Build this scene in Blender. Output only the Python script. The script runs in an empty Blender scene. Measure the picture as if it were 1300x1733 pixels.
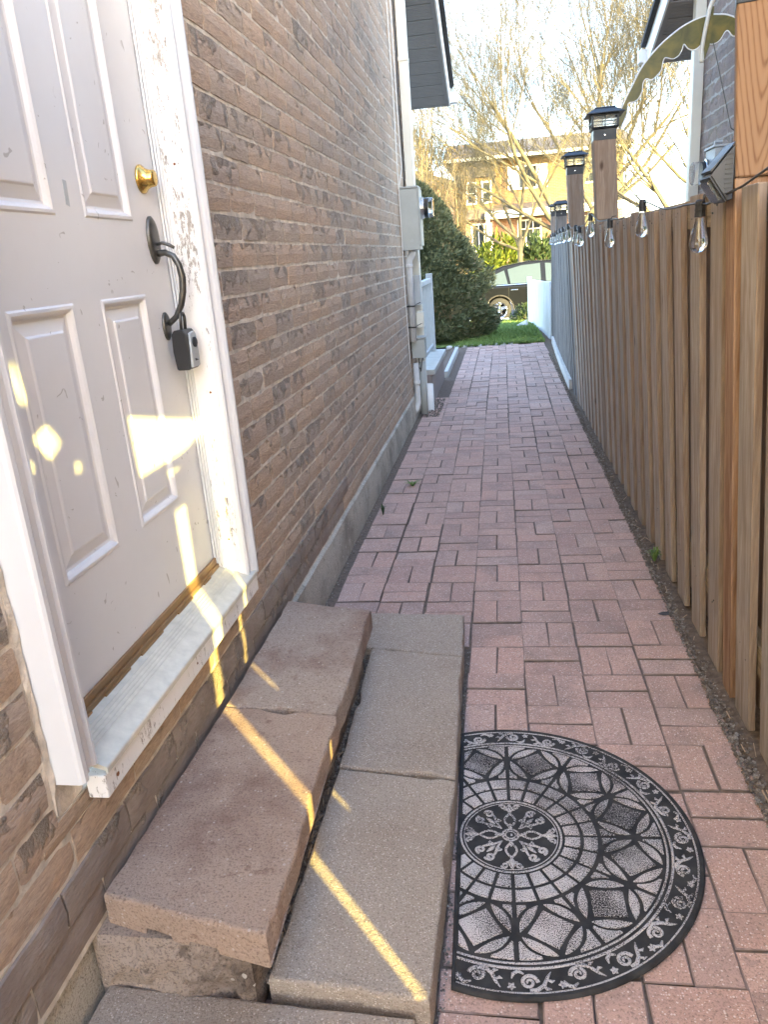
import bpy, bmesh, math, random
from mathutils import Vector, Matrix, noise
from mathutils.geometry import delaunay_2d_cdt
random.seed(7)
C = bpy.context.scene.collection
SC = bpy.context.scene
PI = math.pi
R = math.radians

# ------------------------------------------------------------------ camera
cam_d = bpy.data.cameras.new('camera'); cam = bpy.data.objects.new('camera', cam_d); C.objects.link(cam)
PITCH, YAW, ROLL, EYE = 0.316557911, 0.167414141, -0.0798737627, 1.41830895
fw = Vector((-math.sin(YAW)*math.cos(PITCH), math.cos(YAW)*math.cos(PITCH), -math.sin(PITCH)))
rt = Vector((math.cos(YAW), math.sin(YAW), 0)); up = rt.cross(fw)
r2 = math.cos(ROLL)*rt + math.sin(ROLL)*up; u2 = -math.sin(ROLL)*rt + math.cos(ROLL)*up
cam.matrix_world = Matrix(((r2.x, u2.x, -fw.x, 0), (r2.y, u2.y, -fw.y, 0), (r2.z, u2.z, -fw.z, EYE), (0, 0, 0, 1)))
cam_d.sensor_fit = 'HORIZONTAL'; cam_d.sensor_width = 36; cam_d.lens = 36*1302.45/1300
cam_d.clip_start = .05; cam_d.clip_end = 2000
SC.camera = cam

def project(p):                       # photograph pixel of a world point (only used to rank pieces by size)
    d = Vector(p) - Vector((0, 0, EYE)); z = d.dot(fw)
    if z < .05: return None
    return 650 + 1302.45*d.dot(r2)/z, 866.5 - 1302.45*d.dot(u2)/z, z

# ------------------------------------------------------------------ light
SUN_EL = math.atan(.25)
SUN_DIR = Vector((.656, -.755, 0)).normalized()*math.cos(SUN_EL) + Vector((0, 0, math.sin(SUN_EL)))
world = bpy.data.worlds.new('World'); SC.world = world; world.use_nodes = True
wn = world.node_tree; bgn = wn.nodes['Background']
sky = wn.nodes.new('ShaderNodeTexSky'); sky.sky_type = 'NISHITA'; sky.sun_disc = False
sky.sun_elevation = SUN_EL; sky.sun_rotation = math.atan2(SUN_DIR.x, SUN_DIR.y)
sky.air_density = .8; sky.dust_density = 1.4; sky.ozone_density = .9
wn.links.new(sky.outputs[0], bgn.inputs[0]); bgn.inputs[1].default_value = .15
sun_d = bpy.data.lights.new('sun', 'SUN'); sun = bpy.data.objects.new('sun', sun_d); C.objects.link(sun)
sun_d.energy = 2.1; sun_d.angle = R(.5); sun_d.color = (1, .80, .20)
sun.rotation_euler = (-SUN_DIR).to_track_quat('-Z', 'Y').to_euler(); sun.location = (8, -9, 8)
vs = SC.view_settings
vs.view_transform = 'Standard'; vs.look = 'None'; vs.gamma = 1; vs.use_curve_mapping = False
vs.exposure = 3.75

# ------------------------------------------------------------------ materials
def new_mat(name):
    m = bpy.data.materials.new(name); m.use_nodes = True
    return m, m.node_tree.nodes, m.node_tree.links, m.node_tree.nodes['Principled BSDF']
def nd(ns, t, **k):
    n = ns.new('ShaderNode'+t)
    for a, b in k.items():
        if a == 'op': n.operation = b
        elif hasattr(n, a): setattr(n, a, b)
        else: n.inputs[a].default_value = b
    return n
def ramp(ns, ls, src, stops):
    r = ns.new('ShaderNodeValToRGB'); cr = r.color_ramp
    while len(cr.elements) < len(stops): cr.elements.new(.5)
    for e, (p, c) in zip(cr.elements, stops):
        e.position = p; e.color = (c, c, c, 1) if isinstance(c, (int, float)) else (*c, 1)
    ls.new(src, r.inputs[0]); return r.outputs[0]
def mixc(ns, ls, fac, a, b, blend='MIX'):
    m = ns.new('ShaderNodeMix'); m.data_type = 'RGBA'; m.blend_type = blend
    for s, v in ((m.inputs[0], fac), (m.inputs[6], a), (m.inputs[7], b)):
        if isinstance(v, bpy.types.NodeSocket): ls.new(v, s)
        elif isinstance(v, (int, float)): s.default_value = v if s.type == 'VALUE' else (v, v, v, 1)
        else: s.default_value = (*v, 1)
    return m.outputs[2]
def math_(ns, ls, op, a, b=0.0, clamp=False):
    m = ns.new('ShaderNodeMath'); m.operation = op; m.use_clamp = clamp
    for s, v in ((m.inputs[0], a), (m.inputs[1], b)):
        if isinstance(v, bpy.types.NodeSocket): ls.new(v, s)
        else: s.default_value = v
    return m.outputs[0]
def coords(ns, ls, scale=(1, 1, 1), rnd='obj', kind='Object'):
    """object coordinates, stretched, and shifted by a random amount for each object (or each loose piece)"""
    tc = ns.new('ShaderNodeTexCoord'); mp = ns.new('ShaderNodeMapping'); mp.inputs['Scale'].default_value = scale
    rv = None
    if rnd:
        src = ns.new('ShaderNodeObjectInfo').outputs['Random'] if rnd == 'obj' else ns.new('ShaderNodeNewGeometry').outputs['Random Per Island']
        rv = src
        cb = ns.new('ShaderNodeVectorMath'); cb.operation = 'MULTIPLY_ADD'
        ls.new(src, cb.inputs[0]); cb.inputs[1].default_value = (37, 53, 71); ls.new(tc.outputs[kind], cb.inputs[2])
        ls.new(cb.outputs[0], mp.inputs[0])
    else: ls.new(tc.outputs[kind], mp.inputs[0])
    return mp.outputs[0], rv, tc
def noise_(ns, ls, vec, scale, detail=4, rough=.6, dist=0):
    n = ns.new('ShaderNodeTexNoise'); n.inputs['Scale'].default_value = scale; n.inputs['Detail'].default_value = detail
    n.inputs['Roughness'].default_value = rough; n.inputs['Distortion'].default_value = dist
    if vec is not None: ls.new(vec, n.inputs['Vector'])
    return n.outputs[0]
def bump(ns, ls, bs, h, strength, dist=.01):
    b = ns.new('ShaderNodeBump'); b.inputs['Strength'].default_value = strength; b.inputs['Distance'].default_value = dist
    ls.new(h, b.inputs['Height']); ls.new(b.outputs[0], bs.inputs['Normal']); return b

def simple(name, col, rough=.6, metal=0, var=.12, scale=12, bumpk=0., bscale=80, trans=0, ior=1.45, rnd='obj', spec=.5):
    m, ns, ls, bs = new_mat(name)
    v, rv, _ = coords(ns, ls, rnd=rnd)
    n = noise_(ns, ls, v, scale)
    f = ramp(ns, ls, n, [(.3, 1-var), (.7, 1+var)])
    c = mixc(ns, ls, 1.0, col, f, 'MULTIPLY')
    ls.new(c, bs.inputs['Base Color'])
    rr = ramp(ns, ls, n, [(.3, max(0, rough-.08)), (.7, min(1, rough+.08))]); ls.new(rr, bs.inputs['Roughness'])
    bs.inputs['Metallic'].default_value = metal; bs.inputs['Transmission Weight'].default_value = trans; bs.inputs['IOR'].default_value = ior
    bs.inputs['Specular IOR Level'].default_value = spec
    if bumpk: bump(ns, ls, bs, noise_(ns, ls, v, bscale, 5), bumpk, .004)
    return m

def brick_mat(name, rnd, tones, dark=1.0):
    m, ns, ls, bs = new_mat(name)
    v, rv, tc = coords(ns, ls, rnd=rnd)
    base = ramp(ns, ls, rv, tones)
    at = ns.new('ShaderNodeAttribute'); at.attribute_name = 'loc'
    sx = ns.new('ShaderNodeSeparateXYZ'); ls.new(at.outputs['Vector'], sx.inputs[0])
    big = noise_(ns, ls, v, 7, 3)
    c = mixc(ns, ls, ramp(ns, ls, big, [(.4, 0), (.7, .55)]), base, (.50, .42, .345))
    # wire-cut drag marks along the brick and torn, gritty patches near its upper edge
    st = ns.new('ShaderNodeMapping'); ls.new(v, st.inputs[0]); st.inputs['Scale'].default_value = (1, .35, 1.6)
    grain = noise_(ns, ls, st.outputs[0], 120, 4, .7)
    c = mixc(ns, ls, ramp(ns, ls, grain, [(.35, .5), (.6, 0)]), c, (.25, .19, .15))
    edge = math_(ns, ls, 'ADD', math_(ns, ls, 'MULTIPLY', sx.outputs[2], 3.2), math_(ns, ls, 'MULTIPLY', math_(ns, ls, 'SUBTRACT', rv, .5), .22))
    tear = math_(ns, ls, 'ADD', noise_(ns, ls, v, 16, 3, .55), edge)
    tm = ramp(ns, ls, tear, [(.60, 0), (.74, 1)])
    grit = noise_(ns, ls, v, 260, 3, .7)
    gc = ramp(ns, ls, grit, [(.32, (.17, .135, .10)), (.42, (.40, .335, .27)), (.6, (.66, .57, .475))])
    c = mixc(ns, ls, math_(ns, ls, 'MULTIPLY', tm, .8), c, gc)
    if dark != 1.0: c = mixc(ns, ls, 1.0, c, dark, 'MULTIPLY')
    ls.new(c, bs.inputs['Base Color']); bs.inputs['Roughness'].default_value = .92; bs.inputs['Specular IOR Level'].default_value = .15
    h = math_(ns, ls, 'ADD', math_(ns, ls, 'MULTIPLY', grain, .5), math_(ns, ls, 'MULTIPLY', tm, math_(ns, ls, 'MULTIPLY', grit, 2.2)))
    bump(ns, ls, bs, h, 1.0, .013)
    return m

def stone_mat(name, rnd, tones, speck=.5, stain=(.12, .09, .075), stain_amt=.35, speck_col=(.72, .66, .60), bk=.7, sscale=150):
    m, ns, ls, bs = new_mat(name)
    v, rv, tc = coords(ns, ls, rnd=rnd)
    base = ramp(ns, ls, rv, tones)
    c = mixc(ns, ls, ramp(ns, ls, noise_(ns, ls, v, 3.2, 6, .7), [(.46, 0), (.66, stain_amt)]), base, stain)
    c = mixc(ns, ls, ramp(ns, ls, noise_(ns, ls, v, 21, 4, .6), [(.62, 0), (.70, stain_amt*.8)]), c, stain)
    g = noise_(ns, ls, v, 190, 3, .7)
    c = mixc(ns, ls, ramp(ns, ls, g, [(.34, .6), (.5, 0)]), c, tuple(x*.45 for x in stain))
    vo = ns.new('ShaderNodeTexVoronoi'); vo.inputs['Scale'].default_value = sscale; ls.new(v, vo.inputs['Vector'])
    pick = ns.new('ShaderNodeSeparateColor'); ls.new(vo.outputs['Color'], pick.inputs[0])
    rad = ramp(ns, ls, pick.outputs[1], [(0, .15), (1, .6)])
    near_ = math_(ns, ls, 'LESS_THAN', math_(ns, ls, 'ADD', vo.outputs['Distance'], math_(ns, ls, 'MULTIPLY', g, .25)), rad)
    on = math_(ns, ls, 'MULTIPLY', near_, ramp(ns, ls, pick.outputs[0], [(1-speck, 0), (min(1, 1-speck+.25), .8)]))
    c = mixc(ns, ls, on, c, speck_col)
    ls.new(c, bs.inputs['Base Color']); bs.inputs['Roughness'].default_value = .88; bs.inputs['Specular IOR Level'].default_value = .12
    h = math_(ns, ls, 'ADD', g, math_(ns, ls, 'MULTIPLY', noise_(ns, ls, v, 34, 6, .7), 1.6))
    bump(ns, ls, bs, h, bk, .003)
    return m

def wood_mat(name, tones, dark=(.09, .06, .04), axis='z', knots=True, rnd='obj', grey=.25, contrast=.6):
    m, ns, ls, bs = new_mat(name)
    sc = {'z': (1, 1, .06), 'y': (1, .06, 1), 'x': (.06, 1, 1)}[axis]
    v, rv, tc = coords(ns, ls, sc, rnd)
    base = ramp(ns, ls, rv, tones)
    w = noise_(ns, ls, v, 38, 4, .6, .6)
    c = mixc(ns, ls, ramp(ns, ls, w, [(.38, contrast), (.58, 0)]), base, dark)
    fine = noise_(ns, ls, v, 160, 3, .6)
    c = mixc(ns, ls, ramp(ns, ls, fine, [(.4, .35), (.6, 0)]), c, tuple(x*.8 for x in dark))
    v2, _, _ = coords(ns, ls, (1, 1, 1), rnd)
    blot = noise_(ns, ls, v2, 2.6, 4)
    c = mixc(ns, ls, ramp(ns, ls, blot, [(.42, 0), (.66, grey)]), c, (.29, .26, .235))
    if knots:
        sk = {'z': (1, 1, .45), 'y': (1, .45, 1), 'x': (.45, 1, 1)}[axis]
        v3, _, _ = coords(ns, ls, sk, rnd)
        vo = ns.new('ShaderNodeTexVoronoi'); vo.inputs['Scale'].default_value = 5.5; ls.new(v3, vo.inputs['Vector'])
        c = mixc(ns, ls, ramp(ns, ls, vo.outputs['Distance'], [(.03, .85), (.09, 0)]), c, (.07, .04, .025))
    ls.new(c, bs.inputs['Base Color']); bs.inputs['Roughness'].default_value = .8; bs.inputs['Specular IOR Level'].default_value = .2
    bump(ns, ls, bs, math_(ns, ls, 'ADD', w, fine), .45, .003)
    return m

def peel_mat(name, amount=.5, z0=1.2, z1=1.75):
    """old white paint flaking off grey weathered wood, worst where hands and locks rub"""
    m, ns, ls, bs = new_mat(name)
    v, rv, tc = coords(ns, ls, (1, 1, .3), 'obj')
    n1 = noise_(ns, ls, v, 110, 7, .78); n2 = noise_(ns, ls, v, 11, 3)
    sx = ns.new('ShaderNodeSeparateXYZ'); gm = ns.new('ShaderNodeNewGeometry'); ls.new(gm.outputs['Position'], sx.inputs[0])
    zb = ramp(ns, ls, math_(ns, ls, 'MULTIPLY', sx.outputs[2], .4), [(z0*.4-.03, 0), (z0*.4+.03, 1), (z1*.4, 1), (z1*.4+.12, .35)])
    a = math_(ns, ls, 'ADD', n1, math_(ns, ls, 'MULTIPLY', n2, .35))
    a = math_(ns, ls, 'ADD', a, math_(ns, ls, 'MULTIPLY', zb, .09))
    mask = ramp(ns, ls, a, [(.80-amount*.16, 0), (.82-amount*.16, 1)])
    wood = ramp(ns, ls, noise_(ns, ls, v, 120, 4, .7), [(.35, (.26, .23, .20)), (.65, (.50, .47, .43))])
    c = mixc(ns, ls, mask, (.80, .79, .77), wood)
    ls.new(c, bs.inputs['Base Color'])
    ls.new(ramp(ns, ls, mask, [(0, .45), (1, .9)]), bs.inputs['Roughness'])
    bump(ns, ls, bs, math_(ns, ls, 'SUBTRACT', math_(ns, ls, 'MULTIPLY', n1, .3), mask), .5, .002)
    return m

def paint_mat(name, col, rough=.4, dirt=.12, dirtcol=(.35, .32, .29), scuffs=True):
    m, ns, ls, bs = new_mat(name)
    v, rv, tc = coords(ns, ls, rnd=None)
    big = noise_(ns, ls, v, 2.4, 5, .6)
    c = mixc(ns, ls, ramp(ns, ls, big, [(.4, 0), (.8, dirt)]), col, dirtcol)
    if scuffs:
        s = noise_(ns, ls, v, 26, 2, .5, 1.5)
        c = mixc(ns, ls, ramp(ns, ls, s, [(.70, 0), (.73, .7)]), c, (.30, .29, .28))
    ls.new(c, bs.inputs['Base Color'])
    ls.new(ramp(ns, ls, noise_(ns, ls, v, 30, 4), [(.3, rough-.06), (.7, rough+.1)]), bs.inputs['Roughness'])
    bump(ns, ls, bs, noise_(ns, ls, v, 60, 4), .06, .002)
    return m

def mat_pile(name, wear=.5, black=(.018, .017, .018), pile=(.66, .58, .55)):
    """speckled flock pile worn through to black rubber"""
    m, ns, ls, bs = new_mat(name)
    v, rv, tc = coords(ns, ls, rnd=None)
    g = noise_(ns, ls, v, 420, 2, .6)
    w, _, _ = coords(ns, ls, rnd='obj')
    big = noise_(ns, ls, v, 6.5, 3)
    th = math_(ns, ls, 'ADD', math_(ns, ls, 'MULTIPLY', math_(ns, ls, 'SUBTRACT', big, .5), .42), math_(ns, ls, 'MULTIPLY', math_(ns, ls, 'SUBTRACT', rv or .5, .5), .16))
    gp = ns.new('ShaderNodeNewGeometry'); dv = ns.new('ShaderNodeVectorMath'); dv.operation = 'DISTANCE'; ls.new(gp.outputs['Position'], dv.inputs[0]); dv.inputs[1].default_value = (.27, 1.70, 0)
    th = math_(ns, ls, 'ADD', th, ramp(ns, ls, dv.outputs['Value'], [(.0, -.10), (.1, -.085), (.34, .0)]) if False else math_(ns, ls, 'MULTIPLY', ramp(ns, ls, dv.outputs['Value'], [(.02, 1), (.42, 0)]), -.035))
    x = math_(ns, ls, 'ADD', g, th)
    f = ramp(ns, ls, x, [(wear-.03, 0), (wear+.05, 1)])
    tint = mixc(ns, ls, ramp(ns, ls, noise_(ns, ls, v, 4, 2), [(.4, 0), (.6, 1)]), pile, (.58, .54, .52))
    ls.new(mixc(ns, ls, f, black, tint), bs.inputs['Base Color']); bs.inputs['Roughness'].default_value = .9
    bs.inputs['Specular IOR Level'].default_value = .2
    bump(ns, ls, bs, g, .5, .002)
    return m

def leaf_mat(name, stops, rough=.6, trans=.0):
    m, ns, ls, bs = new_mat(name)
    g = ns.new('ShaderNodeNewGeometry')
    v, _, tc = coords(ns, ls, rnd=None)
    x = math_(ns, ls, 'ADD', math_(ns, ls, 'MULTIPLY', g.outputs['Random Per Island'], .55), math_(ns, ls, 'MULTIPLY', noise_(ns, ls, v, 1.6, 3), .45))
    ls.new(ramp(ns, ls, x, stops), bs.inputs['Base Color']); bs.inputs['Roughness'].default_value = rough
    bs.inputs['Specular IOR Level'].default_value = .25
    return m

BR = [(0, (.60, .43, .30)), (.2, (.54, .41, .31)), (.4, (.62, .45, .315)), (.6, (.49, .405, .325)), (.8, (.58, .42, .31)), (1, (.46, .395, .335))]
M = {}
M['brick'] = brick_mat('rough brown brick', 'obj', BR)
M['brick_far'] = brick_mat('rough brown brick in one piece', 'island', BR)
M['brick_dark'] = brick_mat('dark base brick', 'obj', [(0, (.31, .245, .205)), (1, (.27, .225, .195))])
BN = [(0, (.32, .26, .245)), (.5, (.27, .235, .235)), (1, (.33, .27, .26))]
M['brick_n'] = brick_mat('grey purple brick', 'obj', BN)
M['brick_n_far'] = brick_mat('grey purple brick in one piece', 'island', BN)
M['mortar'] = simple('mortar', (.62, .545, .45), .95, var=.3, scale=22, bumpk=1.0, bscale=90, spec=.1)
M['mortar_n'] = simple('pale mortar', (.42, .40, .38), .95, var=.15, scale=20, bumpk=.6, spec=.1)
M['concrete'] = stone_mat('foundation concrete', 'obj', [(0, (.53, .48, .40)), (1, (.53, .48, .40))], speck=.12, stain=(.22, .20, .17), stain_amt=.75, bk=1.0, sscale=60)
PV = [(0, (.60, .375, .30)), (.25, (.53, .355, .29)), (.5, (.61, .40, .325)), (.75, (.49, .32, .265)), (1, (.58, .41, .345))]
M['paver'] = stone_mat('red concrete paver', 'obj', PV, speck=.55, stain=(.30, .23, .20), stain_amt=.6, speck_col=(.78, .66, .59), sscale=190)
M['paver_far'] = stone_mat('red concrete paver in one piece', 'island', PV, speck=.55, stain=(.30, .23, .20), stain_amt=.6, speck_col=(.78, .66, .59), sscale=190)
M['paver_edge'] = simple('darker paver edge', (.30, .215, .185), .95, var=.3, scale=30, spec=.1)  # edges toned darker than the paver tops
M['joint'] = simple('dark joint sand', (.17, .13, .105), .95, var=.3, scale=40, bumpk=.8, spec=.1)
M['soil'] = simple('gritty soil', (.14, .105, .08), .95, var=.4, scale=35, bumpk=1.0, bscale=120, spec=.1)
M['slab_red'] = stone_mat('reddish concrete slab', 'obj', [(0, (.46, .335, .255)), (1, (.46, .335, .255))], speck=.22, stain=(.27, .17, .13), stain_amt=.9, speck_col=(.60, .50, .43), bk=1.6, sscale=130)
M['slab_tan'] = stone_mat('tan concrete slab', 'obj', [(0, (.45, .375, .305)), (1, (.435, .36, .295))], speck=.60, stain=(.35, .27, .21), stain_amt=.5, speck_col=(.70, .62, .54), bk=1.5, sscale=230)
M['slab_mix'] = stone_mat('weathered concrete slab', 'obj', [(0, (.45, .355, .285)), (1, (.45, .355, .285))], speck=.15, stain=(.29, .19, .15), stain_amt=.9, speck_col=(.64, .56, .49), bk=1.6, sscale=130)
M['block'] = stone_mat('split face block', 'obj', [(0, (.38, .30, .245)), (1, (.38, .30, .245))], speck=.1, stain=(.10, .075, .06), stain_amt=.9, bk=1.4, sscale=70)
M['door'] = paint_mat('white door paint', (.66, .665, .685), .38, .14)
M['trim'] = paint_mat('white trim paint', (.70, .705, .715), .35, .16, scuffs=False)
M['peel'] = peel_mat('flaking white paint', .10, 1.38, 1.72)
M['peel_low'] = peel_mat('worn white sill board', .15, 9, 10)
M['alu'] = simple('brushed sill aluminium', (.56, .54, .47), .62, 0, var=.12, scale=30, bumpk=.15, bscale=60)
M['bronze'] = simple('bronze weatherstrip', (.32, .20, .10), .4, .5, var=.2)
M['brass'] = simple('worn brass', (.62, .42, .13), .25, 1, var=.15, scale=40)
M['darkmetal'] = simple('dark pewter', (.10, .098, .092), .36, .7, var=.3, scale=30)
M['rust'] = simple('rusty screw', (.20, .08, .03), .8, 0)
M['blackplastic'] = simple('black plastic', (.022, .023, .026), .45, 0, var=.2)
M['greyplastic'] = simple('grey plastic', (.05, .053, .058), .5, 0, var=.1)
M['greypaint'] = simple('grey enamel', (.36, .38, .36), .45, 0, var=.08, scale=6)
M['greybox'] = simple('blue grey plastic', (.40, .43, .45), .5, 0, var=.08)
M['pvc'] = simple('grey pvc', (.55, .56, .56), .45, 0, var=.06)
M['cream'] = simple('cream aluminium', (.68, .66, .57), .42, 0, var=.05, scale=5)
M['white'] = simple('white vinyl', (.80, .81, .80), .45, 0, var=.05)
M['whitewood'] = simple('white painted boards', (.76, .79, .80), .55, 0, var=.12, scale=3)
M['soffit'] = simple('dark grey soffit', (.27, .275, .285), .5, 0, var=.06)
M['soffit_n'] = simple('brown grey soffit', (.23, .22, .22), .5, 0, var=.06)
M['shingle'] = simple('dark shingles', (.05, .052, .055), .9, 0, var=.35, scale=30, bumpk=.5)
WD = [(0, (.47, .405, .34)), (.25, (.42, .375, .325)), (.5, (.51, .44, .37)), (.75, (.385, .345, .31)), (1, (.47, .38, .30))]
M['fence'] = wood_mat('brown fence board', WD, dark=(.25, .185, .14), contrast=.75, grey=.5)
M['fence_edge'] = wood_mat('fence board sawn edge', [(0, (.32, .25, .19)), (.5, (.36, .27, .195)), (1, (.29, .23, .18))], dark=(.18, .11, .07), contrast=.6)
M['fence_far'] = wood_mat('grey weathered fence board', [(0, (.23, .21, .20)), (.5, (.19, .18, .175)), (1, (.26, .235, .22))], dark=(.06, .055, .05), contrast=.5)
M['fence_back'] = wood_mat('fence board on the far side', [(0, (.30, .215, .155)), (1, (.26, .195, .145))], dark=(.09, .06, .04))
M['post'] = wood_mat('orange cedar post', [(0, (.42, .275, .18)), (1, (.40, .26, .17))], dark=(.20, .10, .05), knots=False, grey=.08, contrast=.75)
def flat_sawn(name, cx):
    m, ns, ls, bs = new_mat(name)
    gm = ns.new('ShaderNodeNewGeometry'); sx = ns.new('ShaderNodeSeparateXYZ'); ls.new(gm.outputs['Position'], sx.inputs[0])
    wob = noise_(ns, ls, gm.outputs['Position'], 5, 3)
    u = math_(ns, ls, 'ADD', math_(ns, ls, 'SUBTRACT', sx.outputs[0], cx), math_(ns, ls, 'MULTIPLY', math_(ns, ls, 'SUBTRACT', wob, .5), .03))
    r_ = math_(ns, ls, 'SQRT', math_(ns, ls, 'ADD', math_(ns, ls, 'MULTIPLY', u, math_(ns, ls, 'MULTIPLY', u, 9000)), .4))
    ph = math_(ns, ls, 'ADD', math_(ns, ls, 'MULTIPLY', r_, 5.2), math_(ns, ls, 'MULTIPLY', sx.outputs[2], -84))
    ph = math_(ns, ls, 'ADD', ph, math_(ns, ls, 'MULTIPLY', wob, 9))
    sn = math_(ns, ls, 'SINE', ph)
    c = ramp(ns, ls, math_(ns, ls, 'MULTIPLY_ADD', sn, .5) if False else math_(ns, ls, 'ADD', math_(ns, ls, 'MULTIPLY', sn, .5), .5), [(.0, (.27, .165, .10)), (.7, (.255, .15, .088)), (.93, (.19, .105, .06)), (1, (.16, .085, .048))])
    v, _, _ = coords(ns, ls, (1, 1, .05), None)
    c = mixc(ns, ls, ramp(ns, ls, noise_(ns, ls, v, 220, 3), [(.4, .35), (.6, 0)]), c, (.30, .18, .10))
    ls.new(c, bs.inputs['Base Color']); bs.inputs['Roughness'].default_value = .75; bs.inputs['Specular IOR Level'].default_value = .2
    bump(ns, ls, bs, sn, .12, .002); return m
M['post_near'] = flat_sawn('flat sawn orange cedar', .652)
M['post_grey'] = wood_mat('grey fence post', [(0, (.20, .18, .165)), (1, (.20, .18, .165))], dark=(.08, .07, .06))
M['rail'] = wood_mat('fence rail', [(0, (.42, .33, .225)), (1, (.40, .32, .21))], dark=(.14, .10, .06), axis='y')
M['palewood'] = simple('pale kick board', (.52, .50, .47), .8, 0, var=.15)
M['lantern'] = simple('black lantern metal', (.02, .024, .03), .4, .3, var=.2)
M['frost'] = simple('lantern pane', (.92, .93, .92), .12, 0, var=.03, trans=.92, ior=1.1)
M['glass'] = simple('clear glass', (.95, .97, .97), .02, 0, var=0, trans=1.0, ior=1.45)
M['filament'] = simple('pale filament stem', (.75, .70, .60), .5)
M['cable'] = simple('black cable', (.05, .048, .045), .5)
M['whitecable'] = simple('white cable', (.68, .66, .62), .5)
M['chrome'] = simple('chrome', (.75, .76, .77), .15, 1, var=.05)
M['rubber'] = simple('black rubber', (.034, .032, .031), .85, 0, var=.6, scale=22, bumpk=.15, bscale=300)
M['tile'] = mat_pile('mat tile pile', .458)
M['tile_dark'] = mat_pile('worn dark tile pile', .525)
M['scroll'] = mat_pile('mat scroll pile', .44, pile=(.55, .51, .50))
M['grass'] = leaf_mat('lawn blades', [(.2, (.09, .16, .04)), (.55, (.15, .23, .055)), (.85, (.22, .27, .09))])
M['lawnsoil'] = simple('lawn thatch', (.13, .17, .055), .95, 0, var=.35, scale=9, bumpk=.6, spec=.1)
M['spruce'] = leaf_mat('spruce needles', [(.2, (.055, .07, .036)), (.5, (.105, .125, .06)), (.75, (.15, .155, .08)), (.85, (.22, .16, .10))], .7)
M['yew'] = leaf_mat('yellow green foliage', [(.2, (.05, .085, .016)), (.5, (.12, .16, .02)), (.85, (.19, .20, .03))])
M['juniper'] = leaf_mat('dark green foliage', [(.2, (.02, .04, .018)), (.8, (.06, .09, .04))])
M['bark'] = simple('pale mossy bark', (.12, .108, .075), .9, 0, var=.35, scale=3, bumpk=.5, bscale=20, rnd=None, spec=.1)
M['bark_red'] = simple('tan twig bark', (.145, .12, .08), .9, 0, var=.35, scale=3, rnd=None, spec=.1)
M['bud'] = leaf_mat('spring buds', [(.2, (.13, .08, .03)), (.5, (.15, .12, .04)), (.85, (.17, .09, .045))])
M['carpaint'] = simple('black car paint', (.008, .009, .011), .12, 0, var=.05, spec=.22)
M['carglass'] = simple('car window', (.05, .07, .08), .04, .0, var=.02, spec=.45)
M['tyre'] = simple('tyre rubber', (.02, .02, .02), .8)
M['asphalt'] = simple('asphalt', (.06, .06, .062), .9, 0, var=.25, scale=25, bumpk=.4)
M['kerbcon'] = simple('kerb concrete', (.45, .44, .42), .9, 0, var=.12)
M['porchwall'] = simple('porch skirt', (.27, .225, .21), .8, 0, var=.1, scale=5)
M['porchtop'] = simple('porch slab', (.42, .41, .38), .85, 0, var=.12, bumpk=.3)
M['farroof'] = simple('far roof shingles', (.15, .125, .11), .95, 0, var=.3, scale=6, rnd=None)
M['farwin'] = simple('dark window glass', (.03, .036, .04), .06, 0, var=.1)
M['rock'] = stone_mat('small stones', 'island', [(0, (.15, .12, .095)), (.5, (.20, .165, .135)), (.8, (.36, .32, .28)), (1, (.10, .08, .065))], speck=.1, bk=.3)
M['deadleaf'] = simple('dry leaf', (.05, .05, .055), .7)
M['twig'] = simple('dry wood chip', (.42, .30, .20), .8, 0, var=.3)

def far_brick(name, a, b, mortar):
    m, ns, ls, bs = new_mat(name)
    tc = ns.new('ShaderNodeTexCoord'); mp = ns.new('ShaderNodeMapping'); ls.new(tc.outputs['Object'], mp.inputs[0])
    mp.inputs['Rotation'].default_value = (R(90), 0, 0)
    bt = ns.new('ShaderNodeTexBrick'); ls.new(mp.outputs[0], bt.inputs[0])
    bt.inputs['Scale'].default_value = 1; bt.inputs['Brick Width'].default_value = .25; bt.inputs['Row Height'].default_value = .08
    bt.inputs['Mortar Size'].default_value = .01; bt.inputs['Color1'].default_value = (*a, 1); bt.inputs['Color2'].default_value = (*b, 1); bt.inputs['Mortar'].default_value = (*mortar, 1)
    ls.new(mixc(ns, ls, ramp(ns, ls, noise_(ns, ls, tc.outputs['Object'], .9, 3), [(.4, 0), (.7, .35)]), bt.outputs[0], tuple(x*.7 for x in a)), bs.inputs['Base Color'])
    bs.inputs['Roughness'].default_value = .9
    return m
M['yellowbrick'] = far_brick('yellow brick', (.25, .165, .07), (.21, .14, .06), (.27, .21, .14))
M['pinkbrick'] = far_brick('pink brick', (.30, .165, .12), (.25, .14, .10), (.36, .29, .25))

def awning_mat():
    m, ns, ls, bs = new_mat('olive tinted plastic sheet')  # pink of the porch shade is painted into the ground-floor brick
    v, _, tc = coords(ns, ls, rnd=None)
    c = ramp(ns, ls, noise_(ns, ls, v, 11, 3, .5, .8), [(.3, (.075, .07, .012)), (.5, (.125, .108, .018)), (.7, (.21, .155, .022))])
    ls.new(c, bs.inputs['Base Color']); bs.inputs['Roughness'].default_value = .4; bs.inputs['Transmission Weight'].default_value = .05
    return m
M['awning'] = awning_mat()

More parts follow.
